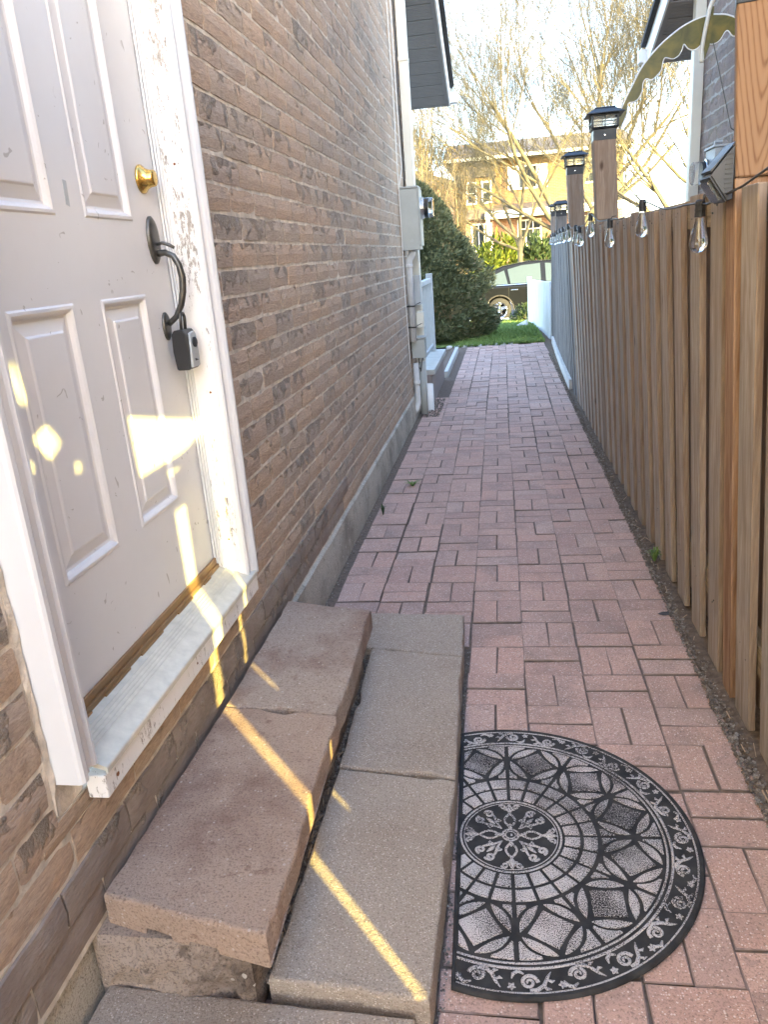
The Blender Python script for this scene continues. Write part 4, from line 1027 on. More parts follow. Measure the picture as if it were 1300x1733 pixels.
def rough_block(y0, y1, label, x0=-.842, x1=-.515, z0=.0, z1=.1905, fy=.0):
    m = MB(); nx, nz, ny = 22, 9, int((y1-y0)/.03)
    def disp(p, amp): return amp*(noise.noise(Vector(p)*16)+.6*noise.noise(Vector(p)*38+Vector((5, 5, 5)))+.3*noise.noise(Vector(p)*90))
    def patch(f, a, b, nrm, amp):
        o = len(m.v)
        for i in range(a+1):
            for j in range(b+1):
                p = Vector(f(i/a, j/b)); e = min(i, a-i, j, b-j); k = min(1, e/1.5)
                m.v.append(tuple(p+Vector(nrm)*(disp(p, amp)*k+.006*k)))
        for i in range(a):
            for j in range(b): m.f.append((o+i*(b+1)+j, o+(i+1)*(b+1)+j, o+(i+1)*(b+1)+j+1, o+i*(b+1)+j+1))
    patch(lambda u, v: (lerp(x0, x1, u), y0, lerp(z0, z1, v)), nx, nz, (0, -1, 0), .017)
    patch(lambda u, v: (x1, lerp(y0, y1, u), lerp(z0, z1, v)), ny, nz, (1, 0, 0), .005)
    patch(lambda u, v: (lerp(x0, x1, u), lerp(y0, y1, v), z1), nx, ny, (0, 0, 1), .0004)
    m.add([(x0, y0, z0), (x0, y1, z0), (x0, y1, z1), (x0, y0, z1), (x1, y1, z0), (x1, y1, z1)], [(0, 1, 2, 3), (1, 4, 5, 2)])
    tag(m.build('stone_block', M['block'], None, org=((x0+x1)/2, (y0+y1)/2, z0)), label, 'block', 'rough blocks under the step')
rough_block(1.085, 1.70, 'rough split-face block under the reddish notched slab')
rough_block(1.71, 2.36, 'rough block in shadow under the farther upper slab', z1=.188)

# ------------------------------------------------------------------ doormat
MO = Vector((-.149, 1.6105)); MR = R(1.3)
def MP(u, v, z):                           # mat plane: u to the right from the cut edge, v away
    return (MO.x+u*math.cos(MR)-v*math.sin(MR), MO.y+u*math.sin(MR)+v*math.cos(MR), z)
mat_o = empty('doormat', (MO.x, MO.y, 0), 'half round black rubber doormat with a worn stained-glass mosaic pattern', 'doormat')
CU = .135
def pol(r, a): return (CU+r*math.cos(a), r*math.sin(a))
RO = .457; amax = math.acos(-CU/RO)
out = [pol(RO, -amax+2*amax*i/96) for i in range(97)]
m = MB(); lay = [(0, .003), (0, .009), (.004, .0135), (.010, .0135), (.014, .0105)]
n = len(out)
for ins, z in lay:
    for u, v in out:
        r_ = math.hypot(u-CU, v); k = (r_-ins)/r_
        uu = max(u if u <= 1e-6 and ins == 0 else ins*.6, CU+(u-CU)*k) if u < .02 else CU+(u-CU)*k
        m.v.append(MP(uu, v*k, z))
for r_ in range(len(lay)-1):
    for i in range(n): m.f.append((r_*n+i, r_*n+(i+1) % n, r_*n+n+(i+1) % n, r_*n+n+i))
m.f.append(tuple(range((len(lay)-1)*n, len(lay)*n)))
m.build('mat_base', M['rubber'], mat_o)
def clip_u(poly, u0):
    res = []
    for i in range(len(poly)):
        a, b = poly[i], poly[(i+1) % len(poly)]
        if a[0] >= u0: res.append(a)
        if (a[0] >= u0) != (b[0] >= u0):
            t = (u0-a[0])/(b[0]-a[0]); res.append((u0, lerp(a[1], b[1], t)))
    return res
def tile(poly, name='tile', mk='tile'):
    poly = clip_u(poly, .012)
    if len(poly) < 3: return
    A = .5*sum(poly[i][0]*poly[(i+1) % len(poly)][1]-poly[(i+1) % len(poly)][0]*poly[i][1] for i in range(len(poly)))
    if abs(A) < 3e-5: return
    cu, cv = sum(p[0] for p in poly)/len(poly), sum(p[1] for p in poly)/len(poly)
    ins = min(.0022, .2*math.sqrt(abs(A)))
    m = MB(); n = len(poly)
    for k, z in ((0, .0095), (0, .0128), (1, .0142)):
        for u, v in poly:
            d = math.hypot(u-cu, v-cv); s_ = 1-(ins*k/d if d > 1e-6 else 0); m.v.append(MP(cu+(u-cu)*s_, cv+(v-cv)*s_, z))
    for r_ in range(2):
        for i in range(n): m.f.append((r_*n+i, r_*n+(i+1) % n, r_*n+n+(i+1) % n, r_*n+n+i))
    m.f.append(tuple(range(2*n, 3*n)))
    m.build(name, M[mk], mat_o)
D = PI/180
for k in range(24):
    a0, a1 = (15*k)*D, (15*k+15)*D
    for r0, r1 in ((.1345, .1715), (.1805, .2135)):
        g0, g1 = .0044/r0, .0044/r1
        tile([pol(r0, lerp(a0+g0, a1-g0, t/3)) for t in range(4)]+[pol(r1, lerp(a1-g1, a0+g1, t/3)) for t in range(4)])
RC, RR = .296, .0675
for k in range(12):
    ac = (15+30*k)*D; cu, cv = pol(RC, ac)
    if cu < -.05: continue
    rot = ac
    sq = [(cu+0.0515*math.cos(rot+i*PI/2), cv+.0515*math.sin(rot+i*PI/2)) for i in range(4)]
    tile(sq, 'square_tile', 'tile_dark' if k not in (9, 8) else 'tile')
    for i in range(4):
        b0, b1 = rot+i*PI/2, rot+(i+1)*PI/2; p = []
        for t in range(9):
            a = lerp(b0+.10, b1-.10, t/8); p.append((cu+RR*math.cos(a), cv+RR*math.sin(a)))
        mid = (b0+b1)/2; q = []
        e0, e1 = p[0], p[-1]
        for t in range(1, 6):
            f = t/6; x, y = lerp(e1[0], e0[0], f), lerp(e1[1], e0[1], f); k2 = -.0068*math.sin(PI*f); q.append((x+k2*math.cos(mid), y+k2*math.sin(mid)))
        tile(p+q, 'petal_tile')
for k in range(12):
    sp_ = 30*k*D
    for sg in (-1, 1):
        ac = sp_+sg*15*D; cu, cv = pol(RC, ac)
        def arc(rmin, rmax):
            pts = []
            for t in range(120):
                a = 2*PI*t/120; u, v = cu+(RR+.0085)*math.cos(a), cv+(RR+.0085)*math.sin(a)
                r_ = math.hypot(u-CU, v); th = math.atan2(v, u-CU)
                dth = (th-sp_+PI) % (2*PI)-PI
                if sg*dth > .0055/r_ and sg*dth < 15*D-.02 and rmin < r_ < rmax: pts.append((r_, dth))
            return sorted(pts)
        p = arc(.318, .363)
        if len(p) > 2:
            r1 = .3665; dm_ = p[-1][1]
            tile([pol(r_, sp_+d) for r_, d in p]+[pol(r1, sp_+dm_)]+[pol(r1, sp_+dm_*.5)]+[pol(r1, sp_+sg*.0055/r1)]+[pol(p[0][0]+.003, sp_+sg*.0055/.31)])
        p = arc(.229, .276)
        if len(p) > 2:
            r0 = .2245; dm_ = p[0][1]
            tile([pol(r_, sp_+d) for r_, d in p]+[pol(p[-1][0]-.002, sp_+sg*.0055/.27), pol(r0, sp_+sg*.0055/r0), pol(r0, sp_+dm_)])
def flat_tube(m, uv, w, z=.0120, n=6):
    pts = [p for p in uv if p[0] > .008]
    if len(pts) < 2: return
    s0 = len(m.v); m.tube([MP(u, v, 0) for u, v in pts], w, n)
    for i in range(s0, len(m.v)):
        x, y, q = m.v[i]; m.v[i] = (x, y, z-.001+q*.55)
def ring(m, r_, w, z=.0120):
    flat_tube(m, [pol(r_, -PI+2*PI*i/120) for i in range(121)] if r_ < .13 else [pol(r_, -math.acos(max(-1, -(CU-.010)/r_))+2*math.acos(max(-1, -(CU-.010)/r_))*i/120) for i in range(121)], w, z)
m = MB()
for r_, w in ((.3745, .0028), (.3865, .0034), (.4425, .0024)): ring(m, r_, w)
m.build('border_ring', M['scroll'], mat_o, smooth=True)
m = MB()
for r_, w in ((.1255, .0028), (.117, .0014), (.020, .0026), (.0125, .0018)): ring(m, r_, w, .0125)
def spiral(c, a0, turns, r0, r1, sg=1, n=22):
    return [(c[0]+lerp(r0, r1, (i/n)**.8)*math.cos(a0+sg*2*PI*turns*i/n), c[1]+lerp(r0, r1, (i/n)**.8)*math.sin(a0+sg*2*PI*turns*i/n)) for i in range(n+1)]
for k in range(6): flat_tube(m, spiral(pol(.016, k*PI/3), 0, 1, .003, .003, 1, 8), .0016, .0125)
flat_tube(m, [pol(.0001, 0), pol(.005, 0)], .004, .0125)
for k in range(8):
    a = k*PI/4; maj = k % 2 == 0
    if maj:
        tipw = [.001, .0065, .002]
        flat_tube(m, [pol(.022, a), pol(.030, a), pol(.040, a)], [.004, .006, .002], .0125)
        flat_tube(m, [pol(.078, a), pol(.090, a), pol(.1, a), pol(.116, a)], [.002, .008, .0095, .0015], .0125)
        for sg in (-1, 1):
            h = [pol(lerp(.026, .078, t/8), a+sg*.26*math.sin(PI*t/8)*(1.3-.6*t/8)) for t in range(9)]; flat_tube(m, h, .0032, .0125)
            flat_tube(m, spiral(pol(.104, a+sg*.17), a+sg*1.2, 1.05, .0095, .0025, -sg), .0028, .0125)
            flat_tube(m, [pol(.098, a), pol(.094, a+sg*.08), pol(.095, a+sg*.15)], [.0055, .0045, .0025], .0125)
    else:
        flat_tube(m, [pol(.055, a), pol(.068, a), pol(.085, a)], [.0015, .006, .0015], .0125)
        for sg in (-1, 1):
            flat_tube(m, spiral(pol(.092, a+sg*.17), a-sg*.5, 1.25, .0135, .003, sg), .0036, .0125)
            flat_tube(m, [pol(.03, a), pol(.05, a+sg*.10), pol(.070, a+sg*.22), pol(.082, a+sg*.25)], [.0015, .0032, .0038, .0026], .0125)
            flat_tube(m, spiral(pol(.058, a+sg*.2), a+sg*2.2, 1.0, .0085, .002, -sg), .0026, .0125)
m.build('medallion', M['scroll'], mat_o, smooth=True)
NS = 15
for k in range(NS):                                                   # acanthus scrolls round the border
    a = -amax+.10+(2*amax-.20)*k/(NS-1); m = MB(); f = 1 if k % 2 else -1; rc = .4145
    L = lambda dr, da: pol(rc+dr*f*1.12, a+da*1.12)
    flat_tube(m, [pol(rc+.0, a)]+[], .002)
    flat_tube(m, spiral(L(.003, 0), a+PI/2*f, 1.6, .0185, .003, f, 26), [lerp(.0048, .0024, i/26) for i in range(27)])
    flat_tube(m, [L(.0185, .0), L(.019, .03), L(.010, .062), L(-.006, .085), L(-.016, .105)], [.0036, .0052, .0046, .0036, .001])
    flat_tube(m, [L(-.014, -.02), L(-.020, -.045), L(-.014, -.068), L(-.004, -.075)], [.002, .0048, .0042, .0012])
    flat_tube(m, [L(.008, .055), L(.018, .072), L(.019, .09)], [.0014, .0042, .001]); flat_tube(m, [L(-.002, .075), L(.004, .098), L(.002, .112)], [.0014, .004, .001])
    for q in range(5):
        b = q*2*PI/5+k; c = L(.012, -.075) if k % 2 else L(-.012, -.085)
        flat_tube(m, [c, (c[0]+.0055*math.cos(b), c[1]+.0055*math.sin(b)), (c[0]+.009*math.cos(b), c[1]+.009*math.sin(b))], [.0022, .0034, .001])
    if m.v: m.build('scroll', M['scroll'], mat_o, smooth=True)

# ------------------------------------------------------------------ key lock box hanging on the door handle
lb = empty('lock_box', (DX+.045, 1.99, 1.24), 'dark grey key lock box hanging from the door handle', 'lock box')
bxm, bym, bz0, bz1 = DX+.045, 1.990, 1.178, 1.282
m = MB(); m.prism([(-.020, bz0+.004), (-.016, bz0), (.014, bz0), (.018, bz0+.004), (.022, bz0+.05), (.020, bz1-.012), (.012, bz1), (-.014, bz1), (-.022, bz1-.010), (-.024, bz0+.05)], lambda u, v, w: (bxm+u, w, v), bym-.034, bym+.030); m.build('body', M['blackplastic'], lb, bevel=.006, smooth=False)
m = MB(); m.prism([(-.024, bz0+.006), (.026, bz0+.006), (.026, bz0+.03), (.021, bz0+.048), (.024, bz1-.014), (.012, bz1-.006), (-.016, bz1-.010), (-.026, bz0+.045)], lambda u, v, w: (bxm+.0205+.0025*(1-abs(v-(bz0+bz1)/2)/.05)+w, bym-.004+u, v), -.004, .004); m.build('face_plate', M['greybox'], lb, bevel=.002)
m = MB(); m.lathe([(.013, 0), (.013, .004), (.009, .006), (0, .006)], (bxm+.026, bym-.003, bz1-.034), (1, 0, 0), 18, False); m.build('dial', M['blackplastic'], lb, smooth=False)
m = MB()
for q in range(3): m.box(bxm+.0262, bxm+.0275, bym-.012+q*.007, bym-.0085+q*.007, bz0+.022, bz0+.0225+.006-.002*q)
m.build('small_mark', M['blackplastic'], lb)
m = MB()
for y0_ in (-.013, .013):
    pass
sh = []
for i in range(13):
    a = PI*i/12; sh.append((bxm+.002, bym-.014*math.cos(a), bz1+.028+.014*math.sin(a)))
m.tube([(bxm, bym-.014, bz1-.002)]+sh+[(bxm, bym+.014, bz1-.002)], .0042, 8); m.build('shackle', M['darkmetal'], lb, smooth=True)

# ------------------------------------------------------------------ meter, pipes and boxes at the house corner
em = empty('electric_meter', (-.74, 6.98, 1.5), 'tall grey electric meter box with a round glass meter on the brown brick wall', 'meter')
m = MB(); m.box(-.818, -.668, 6.87, 7.10, 1.47, 1.955); m.build('meter_box', M['greypaint'], em, bevel=.004)
m = MB(); m.box(-.822, -.660, 6.862, 7.108, 1.9565, 1.972); m.build('box_lid', M['greypaint'], em, bevel=.003)
m = MB(); m.lathe([(.011, 0), (.011, .002), (.008, .002), (.008, .0)], (-.735, 6.87, 1.545), (0, -1, 0), 14, False); m.build('knockout', M['greybox'], em)
m = MB(); m.box(-.6675, -.655, 6.872, 7.098, 1.50, 1.95); m.build('meter_cover', M['greypaint'], em, bevel=.003)
m = MB(); m.lathe([(.088, 0), (.088, .022), (.080, .024), (.080, .030)], (-.6545, 6.985, 1.80), (1, 0, 0), 28, False); m.build('meter_ring', M['chrome'], em)
m = MB(); m.lathe([(.072, .0305), (.072, .062), (0, .063)], (-.6545, 6.985, 1.80), (1, 0, 0), 24, False); m.build('meter_dial', M['blackplastic'], em)
m = MB(); m.lathe([(.079, .0305), (.079, .095), (.072, .105), (0, .107)], (-.6545, 6.985, 1.80), (1, 0, 0), 28, False); m.build('meter_glass', M['glass'], em, smooth=False)
up_ = empty('utility_pipe', (-.79, 6.95, 0), 'pale grey conduit running down the wall below the meter box', 'pipe')
m = MB(); m.tube([(-.748, 6.95, 1.468), (-.748, 6.95, 1.445), (-.756, 6.95, 1.425), (-.772, 6.95, 1.405), (-.783, 6.95, 1.385), (-.785, 6.95, 1.36), (-.785, 6.95, .70)], .030, 14); m.build('conduit', M['pvc'], up_, smooth=True)
m = MB(); m.tube([(-.785, 6.95, 1.36), (-.785, 6.95, 1.325)], .035, 14); m.build('coupling', M['pvc'], up_, smooth=True)
m = MB(); m.tube([(-.785, 7.03, .34), (-.785, 7.03, .30)], .031, 12); m.build('coupling', M['pvc'], up_, smooth=True)
m = MB(); m.tube([(-.785, 7.03, .50), (-.785, 7.03, .205), (-.783, 7.02, .14), (-.800, 7.0, .08), (-.825, 6.99, .05)], .026, 12); m.build('lower_conduit', M['pvc'], up_, smooth=True)
m = MB(); m.tube([(-.735, 7.08, .50), (-.735, 7.08, .02)], .033, 12); m.build('ground_pipe', M['greypaint'], up_, smooth=True)
for z in (1.0, .82): 
    m = MB(); m.box(-.822, -.750, 6.915, 6.99, z, z+.012); m.tube([(-.74, 6.92, z+.02), (-.70, 6.93, z+.035)], .004, 5); m.build('cable_tie', M['blackplastic'], up_)
tb = MB(); tb.box(-.812, -.690, 6.99, 7.15, .545, .715); tb = tag(tb.build('telecom_box', M['greypaint'], None, org=(-.75, 7.07, .54), bevel=.008), 'square grey telecom box low on the wall corner', 'utility box')
m = MB(); m.box(-.818, -.682, 6.984, 7.156, .7155, .730); m.build('box_lid', M['greypaint'], tb, bevel=.003)
m = MB(); m.tube([(-.76, 7.06, .545), (-.755, 7.05, .50), (-.765, 7.04, .47), (-.75, 7.045, .44)], .006, 6); m.tube([(-.72, 7.06, .545), (-.735, 7.05, .49), (-.745, 7.04, .42)], .005, 6); m.build('cable_loop', M['cable'], tb, smooth=True)
m = MB(); m.box(-.780, -.718, 7.16, 7.25, 1.0, 1.255); tag(m.build('junction_box', M['greybox'], None, org=(-.75, 7.2, 1.0), bevel=.005), 'slim grey junction box beside the conduit and downspout', 'utility box')
m = MB(); m.box(-.770, -.705, 7.16, 7.25, .80, .935); tag(m.build('junction_box', M['cream'], None, org=(-.74, 7.2, .8), bevel=.005), 'small beige junction box just above the telecom box', 'utility box')
wc = MB(); pts = []
for i in range(30):
    z = lerp(3.9, .45, i/29); pts.append((-.812, 6.80+.05*noise.noise((z*1.3, 0, 0))+.02*noise.noise((z*5, 3, 0)), z))
wc.tube(pts, .0045, 5)
wc.tube([(-.81, 6.83, 1.97), (-.80, 6.88, 2.05), (-.79, 6.93, 2.12), (-.80, 6.97, 2.3), (-.81, 7.0, 3.9)], .004, 5)
tag(wc.build('cable', M['whitecable'], None, org=(-.81, 6.8, .45), smooth=True), 'thin white cable running down the brick wall past the meter box', 'cable')
wc = MB(); pts = [(-.80, 7.10+.02*math.sin(i*.7), lerp(1.97, 4.0, i/20)) for i in range(21)]
wc.tube(pts, .007, 6); tag(wc.build('cable', M['cable'], None, org=(-.8, 7.1, 1.97), smooth=True), 'dark service cable rising from the meter box beside the downspout', 'cable')

# ------------------------------------------------------------------ weeds and a leaf on the path
def weed(x, y, n, h, sp_, label, mat='yew'):
    m = MB()
    for i in range(n):
        a = 2*PI*i/n+random.uniform(-.3, .3); l = sp_*random.uniform(.6, 1.1); z1 = h*random.uniform(.5, 1); w = .0045
        c, s_ = math.cos(a), math.sin(a); p = [(0, 0), (.5, .8), (1, .75)]; o = len(m.v)
        for t, q in p:
            ww = w*(1.0 if t == .5 else .45 if t == 0 else .1); m.v += [(x+c*l*t-s_*ww, y+s_*l*t+c*ww, q*z1), (x+c*l*t+s_*ww, y+s_*l*t-c*ww, q*z1)]
        m.f += [(o, o+1, o+3, o+2), (o+2, o+3, o+5, o+4)]
    tag(m.build('weed', M[mat], None, org=(x, y, 0), fix=False), label, 'weed', 'weeds in the paving joints')
weed(-.605, 4.78, 16, .05, .07, 'small green weed growing between the red pavers', 'grass')
weed(-.715, 4.20, 9, .09, .03, 'thin dry weed beside the concrete foundation', 'juniper')
weed(.662, 3.42, 18, .10, .05, 'tuft of grass at the foot of the brown fence', 'grass')
m = MB(); lp = [(-.03, 0, .004), (-.012, .011, .007), (.012, .010, .009), (.034, .002, .006), (.014, -.010, .005), (-.01, -.010, .004)]
m.v = [(.607+a, 2.885+b, c) for a, b, c in lp]; m.f = [tuple(range(6))]; lf = m.build('fallen_leaf', M['deadleaf'], None, org=(.607, 2.885, 0)); so = lf.modifiers.new('thick', 'SOLIDIFY'); so.thickness = .001
tag(lf, 'single dark leaf lying on the pavers by the fence', 'leaf')
# ------------------------------------------------------------------ clipped spruce by the lawn
def tuft_cloud(m, pts, size, n=3, up_=.3):
    for p, nrm in pts:
        for q in range(n):
            d = (nrm+Vector((random.gauss(0, .5), random.gauss(0, .5), random.gauss(up_, .55)))).normalized()
            s_ = d.cross(Vector((random.gauss(0, 1), random.gauss(0, 1), random.gauss(0, 1))))
            s_ = s_.normalized() if s_.length > .01 else Vector((1, 0, 0)); l = size*random.uniform(.6, 1.3); w = l*.13
            a = Vector(p); b = a+d*l*.55; m.add([a-s_*w*.6, a+s_*w*.6, b+s_*w, a+d*l, b-s_*w], [(0, 1, 2, 3, 4)])
def lump(v, s_): return noise.noise(Vector(v)*s_)
spx, spy = -1.42, 13.95
sp = empty('spruce_shrub', (spx, spy, 0), 'big dark green dome shaped spruce shrub at the end of the path', 'shrub')
def prof(z):
    t = max(0, min(1, z/2.55)); return 1.30*(max(0, 1-t**1.55))**.72*(.86+.14*min(1, z/.35))
pts = []
for i in range(17000):
    z = 2.55*random.random()**1.1; a = random.random()*2*PI
    if math.sin(a) > .55 and random.random() < .7: continue
    d = Vector((math.cos(a), math.sin(a), 0))
    k = 1+.25*lump((d.x*1.3, d.y*1.3, z*1.5), 1.7)+.08*lump((d.x, d.y, z*1.1), 5.2)
    deep = 1-.22*random.random()**2
    r_ = prof(z)*k*deep
    if lump((d.x*2, d.y*2, z*1.6), 2.3) < -.28 and random.random() < .65: r_ *= .82
    zz = z+.06*lump((d.x*2, d.y*2, z*2), 3)
    pts.append((Vector((spx+d.x*r_, spy+d.y*r_, zz+.02)), (d+Vector((0, 0, .25+.5*z/2.5))).normalized()))
    if i % 30 == 0: pts.append((Vector((spx+d.x*r_*1.05, spy+d.y*r_*1.05, zz+.05)), (d*.5+Vector((0, 0, 1))).normalized()))
m = MB(); tuft_cloud(m, pts, .085, 3, .25); m.build('crown', M['spruce'], sp, fix=False)
m = MB()
for i in range(26):
    a = random.uniform(PI, 2*PI); z = random.uniform(.05, .5); d = Vector((math.cos(a), math.sin(a), 0)); r_ = random.uniform(.9, 1.2)
    m.tube([(spx, spy, z*.5), (spx+d.x*r_*.6, spy+d.y*r_*.6, z), (spx+d.x*r_, spy+d.y*r_, z+random.uniform(-.1, .05))], [.02, .01, .004], 5)
m.tube([(spx, spy, -.1), (spx, spy, 2.2)], [.09, .02], 8); m.build('trunk', M['bark_red'], sp)
m = MB()
for z in (.25, .6, 1.0, 1.4, 1.8, 2.1): m.lathe([(prof(z)*.70, z-.22), (prof(z)*.72, z+.0), (prof(z+.2)*.55, z+.24)], (spx, spy, 0), (0, 0, 1), 16, True)
m.build('inner_twigs', M['spruce'], sp, fix=False)

def bush(name, c, rad, n, mat, label, size=.12, flat=1.0, cat='bush'):
    t = empty(name, c, label, cat); pts = []
    for i in range(n):
        d = Vector((random.gauss(0, 1), random.gauss(0, 1), random.gauss(0, 1))).normalized(); d.z = abs(d.z)
        k = (1+.6*lump(d*1.5+Vector(c), 1.5))*(1-.35*random.random()**2)
        pts.append((Vector(c)+Vector((d.x*rad[0], d.y*rad[1], d.z*rad[2]*flat))*k, d))
    m = MB(); tuft_cloud(m, pts, size, 3, .25); m.build('foliage', M[mat], t, fix=False)
    m = MB()
    for i in range(9):
        a = random.random()*6.28; m.tube([c, (c[0]+math.cos(a)*rad[0]*.5, c[1]+math.sin(a)*rad[1]*.5, c[2]+rad[2]*.6)], [.03, .008], 5)
    m.build('stem', M['bark_red'], t); return t
bush('yew_bush', (.02, 35.5, -.5), (1.35, .9, 2.0), 1700, 'yew', 'yellow green bush behind the black car, left of the window', .28)
bush('juniper_bush', (1.45, 36.3, -.5), (1.05, .8, 2.2), 1500, 'juniper', 'dark green bush under the white framed window across the street', .26)
bush('front_bush', (-.72, 34.6, -.5), (.8, .7, 1.7), 800, 'yew', 'lower yellow bush above the rear of the black car', .25)
bush('low_hedge', (.62, 19.4, -.30), (.36, .3, .40), 900, 'juniper', 'small clipped bush at the end of the white fence', .07)
q = terrain_z(0, 16.8)+.03; m = MB(); m.hexa([(.22, 16.6, q), (.50, 16.3, q), (.55, 16.9, q), (.50, 17.0, q), (.24, 16.62, q+.01), (.48, 16.36, q+.07), (.51, 16.85, q+.12), (.48, 16.9, q+.08)])
tag(m.build('flat_stone', M['kerbcon'], None, org=(.4, 16.6, q), bevel=.01), 'pale wedge of stone lying on the lawn beside the white fence', 'stone')
for k in range(9):
    x = -.86+.125*k; m = MB(); m.lathe([(.0, -.03), (.055, -.03), (.058, .0), (.040, .022), (.0, .028)], (x+random.uniform(-.02, .02), 12.50+random.uniform(-.01, .01), .0), (0, 0, 1), 8, False)
    tag(m.build('edging_stone', M['kerbcon'], None, org=(x, 12.5, 0), smooth=True), 'small grey edging stone at the lawn, '+['nearest the porch', 'second from the porch', 'third from the porch', 'fourth from the porch', 'in the middle of the row', 'fourth from the fence', 'third from the fence', 'second from the fence', 'nearest the fence'][k], 'stone', 'round edging stones at the end of the path')

# ------------------------------------------------------------------ black car in the street
CX, CY, CZ = 1.29, 24.2, -.60
car = empty('parked_car', (CX, CY, CZ), 'black car with chrome trim parked in the street beyond the lawn', 'car')
def cy(u, v, w): return (CX+u, CY+w, CZ+v)
def wheel_cut(cx, r_, n=10): return [(cx+r_*math.cos(PI-PI*i/n), .33+r_*math.sin(PI-PI*i/n)) for i in range(n+1)]
low = [(-2.25, .45), (-2.28, .62), (-2.22, .90), (-2.10, .99), (-1.2, 1.02), (.55, .98), (1.1, .95), (1.9, .84), (2.22, .70), (2.27, .45), (2.15, .25)]
bot = [(2.15, .25)]+wheel_cut(1.36, .40)[::-1]+wheel_cut(-1.36, .40)[::-1]+[(-2.15, .28)]
m = MB(); m.prism(low[:-1]+bot, cy, -.90, .90); m.build('body', M['carpaint'], car, bevel=.045, seg=3)
gh = [(-2.05, 1.0), (-1.75, 1.34), (-1.25, 1.56), (-.5, 1.65), (.15, 1.63), (.55, 1.50), (1.15, .97)]
m = MB(); n = len(gh)
m.v = [cy(u, v, -.84+.20*(v-1)/.65) for u, v in gh]+[cy(u, v, .84-.20*(v-1)/.65) for u, v in gh]
m.f = [tuple(range(n)), tuple(range(n, 2*n))[::-1]]+[(i, (i+1) % n, n+(i+1) % n, n+i) for i in range(n)]; m.build('cabin', M['carpaint'], car, bevel=.04, seg=3)
def cw(poly, name):
    m = MB()
    f = lambda u, v, w: cy(u, v, -.845+.20*(v-1)/.65+w)
    m.prism(poly, f, -.006, .02); return m.build(name, M['carglass'], car)
cw([(-1.80, 1.06), (-1.52, 1.32), (-1.20, 1.44), (-1.10, 1.06)], 'rear_window'); cw([(-1.02, 1.06), (-1.10, 1.46), (-.70, 1.545), (-.18, 1.57), (-.16, 1.06)], 'rear_window'); cw([(-.02, 1.06), (-.04, 1.565), (.20, 1.54), (.48, 1.42), (.90, 1.06)], 'front_window')
m = MB(); m.tube([cy(u, v, -.848+.20*(v-1)/.65-.012) for u, v in [(-1.9, 1.03), (-1, 1.035), (0, 1.035), (.98, 1.02)]], .014, 5); m.build('chrome_strip', M['chrome'], car)
m = MB(); m.box(CX-.93, CX+.93, CY-.915, CY-.895, CZ+.335, CZ+.365); m.build('chrome_strip', M['chrome'], car)
for u in (-.92, .06):
    m = MB(); m.box(CX+u-.10, CX+u+.10, CY-.925, CY-.897, CZ+.875, CZ+.905); m.build('door_handle', M['chrome'], car, bevel=.008)
m = MB()
for u in (-1.08, -.12, .98): m.box(CX+u-.004, CX+u+.004, CY-.9015, CY-.895, CZ+.36, CZ+.97)
m.build('door_gap', M['rubber'], car)
for cx_ in (-1.36, 1.36):
    for sy in (-1, 1):
        t = MB(); t.lathe([(.20, -.10), (.31, -.11), (.345, -.08), (.35, 0), (.345, .08), (.31, .11), (.20, .10)], cy(cx_, .345, sy*.79), (0, sy, 0), 28, False); w = t.build('wheel', M['tyre'], car, smooth=True)
        r_ = MB(); r_.lathe([(.0, .085), (.06, .09), (.07, .07)], cy(cx_, .345, sy*.79), (0, sy, 0), 16, False); r_.lathe([(.20, .10), (.225, .108), (.23, .09)], cy(cx_, .345, sy*.79), (0, sy, 0), 28, False)
        for q in range(5):
            a = q*2*PI/5+.3; c = Vector(cy(cx_, .345, sy*.875)); r_.tube([c+Vector((.05*math.cos(a), 0, .05*math.sin(a))), c+Vector((.21*math.cos(a), 0, .21*math.sin(a)))], [.035, .045], 5)
        r_.build('rim', M['chrome'], w)
    m = MB(); m.tube([cy(cx_+.415*math.cos(PI*i/12), .345+.415*math.sin(PI*i/12), -.897) for i in range(13)], .022, 6); m.build('wheel_arch', M['rubber'], car)
m = MB(); m.box(CX-2.29, CX-2.20, CY-.86, CY-.55, CZ+.72, CZ+.88); m.build('tail_light', simple('red tail light', (.35, .02, .02), .2), car, bevel=.02)
m = MB(); m.box(CX+.72, CX+.90, CY-1.02, CY-.90, CZ+1.0, CZ+1.12); m.build('mirror', M['carpaint'], car, bevel=.03)

# ------------------------------------------------------------------ house across the street
fh = empty('yellow_house', (2, 46, -.6), 'two storey yellow brick house with white trim across the street', 'house')
def fb(name, mat, *b, parent=None, bevel=0): 
    m = MB(); m.box(*b); return m.build(name, M[mat], parent or fh, bevel=bevel)
fb('wall', 'yellowbrick', -2.4, 6.6, 46, 53, 2.99, 6.0); fb('ground_floor_wall', 'pinkbrick', -2.4, 6.6, 46, 53, -.9, 2.985)
m = MB(); m.prism([(-.45, 6.0), (-.45, 6.18), (4, 7.35), (7.9, 6.18), (7.9, 6.0)], lambda u, v, w: (w, 45.45+u*1.0, v), -2.9, 7.0); m.build('roof', M['farroof'], fh)
fb('gutter', 'white', -2.9, 7.0, 44.86, 44.99, 5.98, 6.14)
m = MB(); m.hexa([(-.7, 44.2, 3.12), (6.6, 44.2, 3.12), (6.6, 45.99, 3.35), (-.7, 45.99, 3.35), (-.7, 44.2, 3.30), (6.6, 44.2, 3.30), (6.6, 45.99, 3.75), (-.7, 45.99, 3.75)]); m.build('porch_roof', M['farroof'], fh)
fb('porch_fascia', 'white', -.75, 6.65, 44.13, 44.195, 2.98, 3.36)
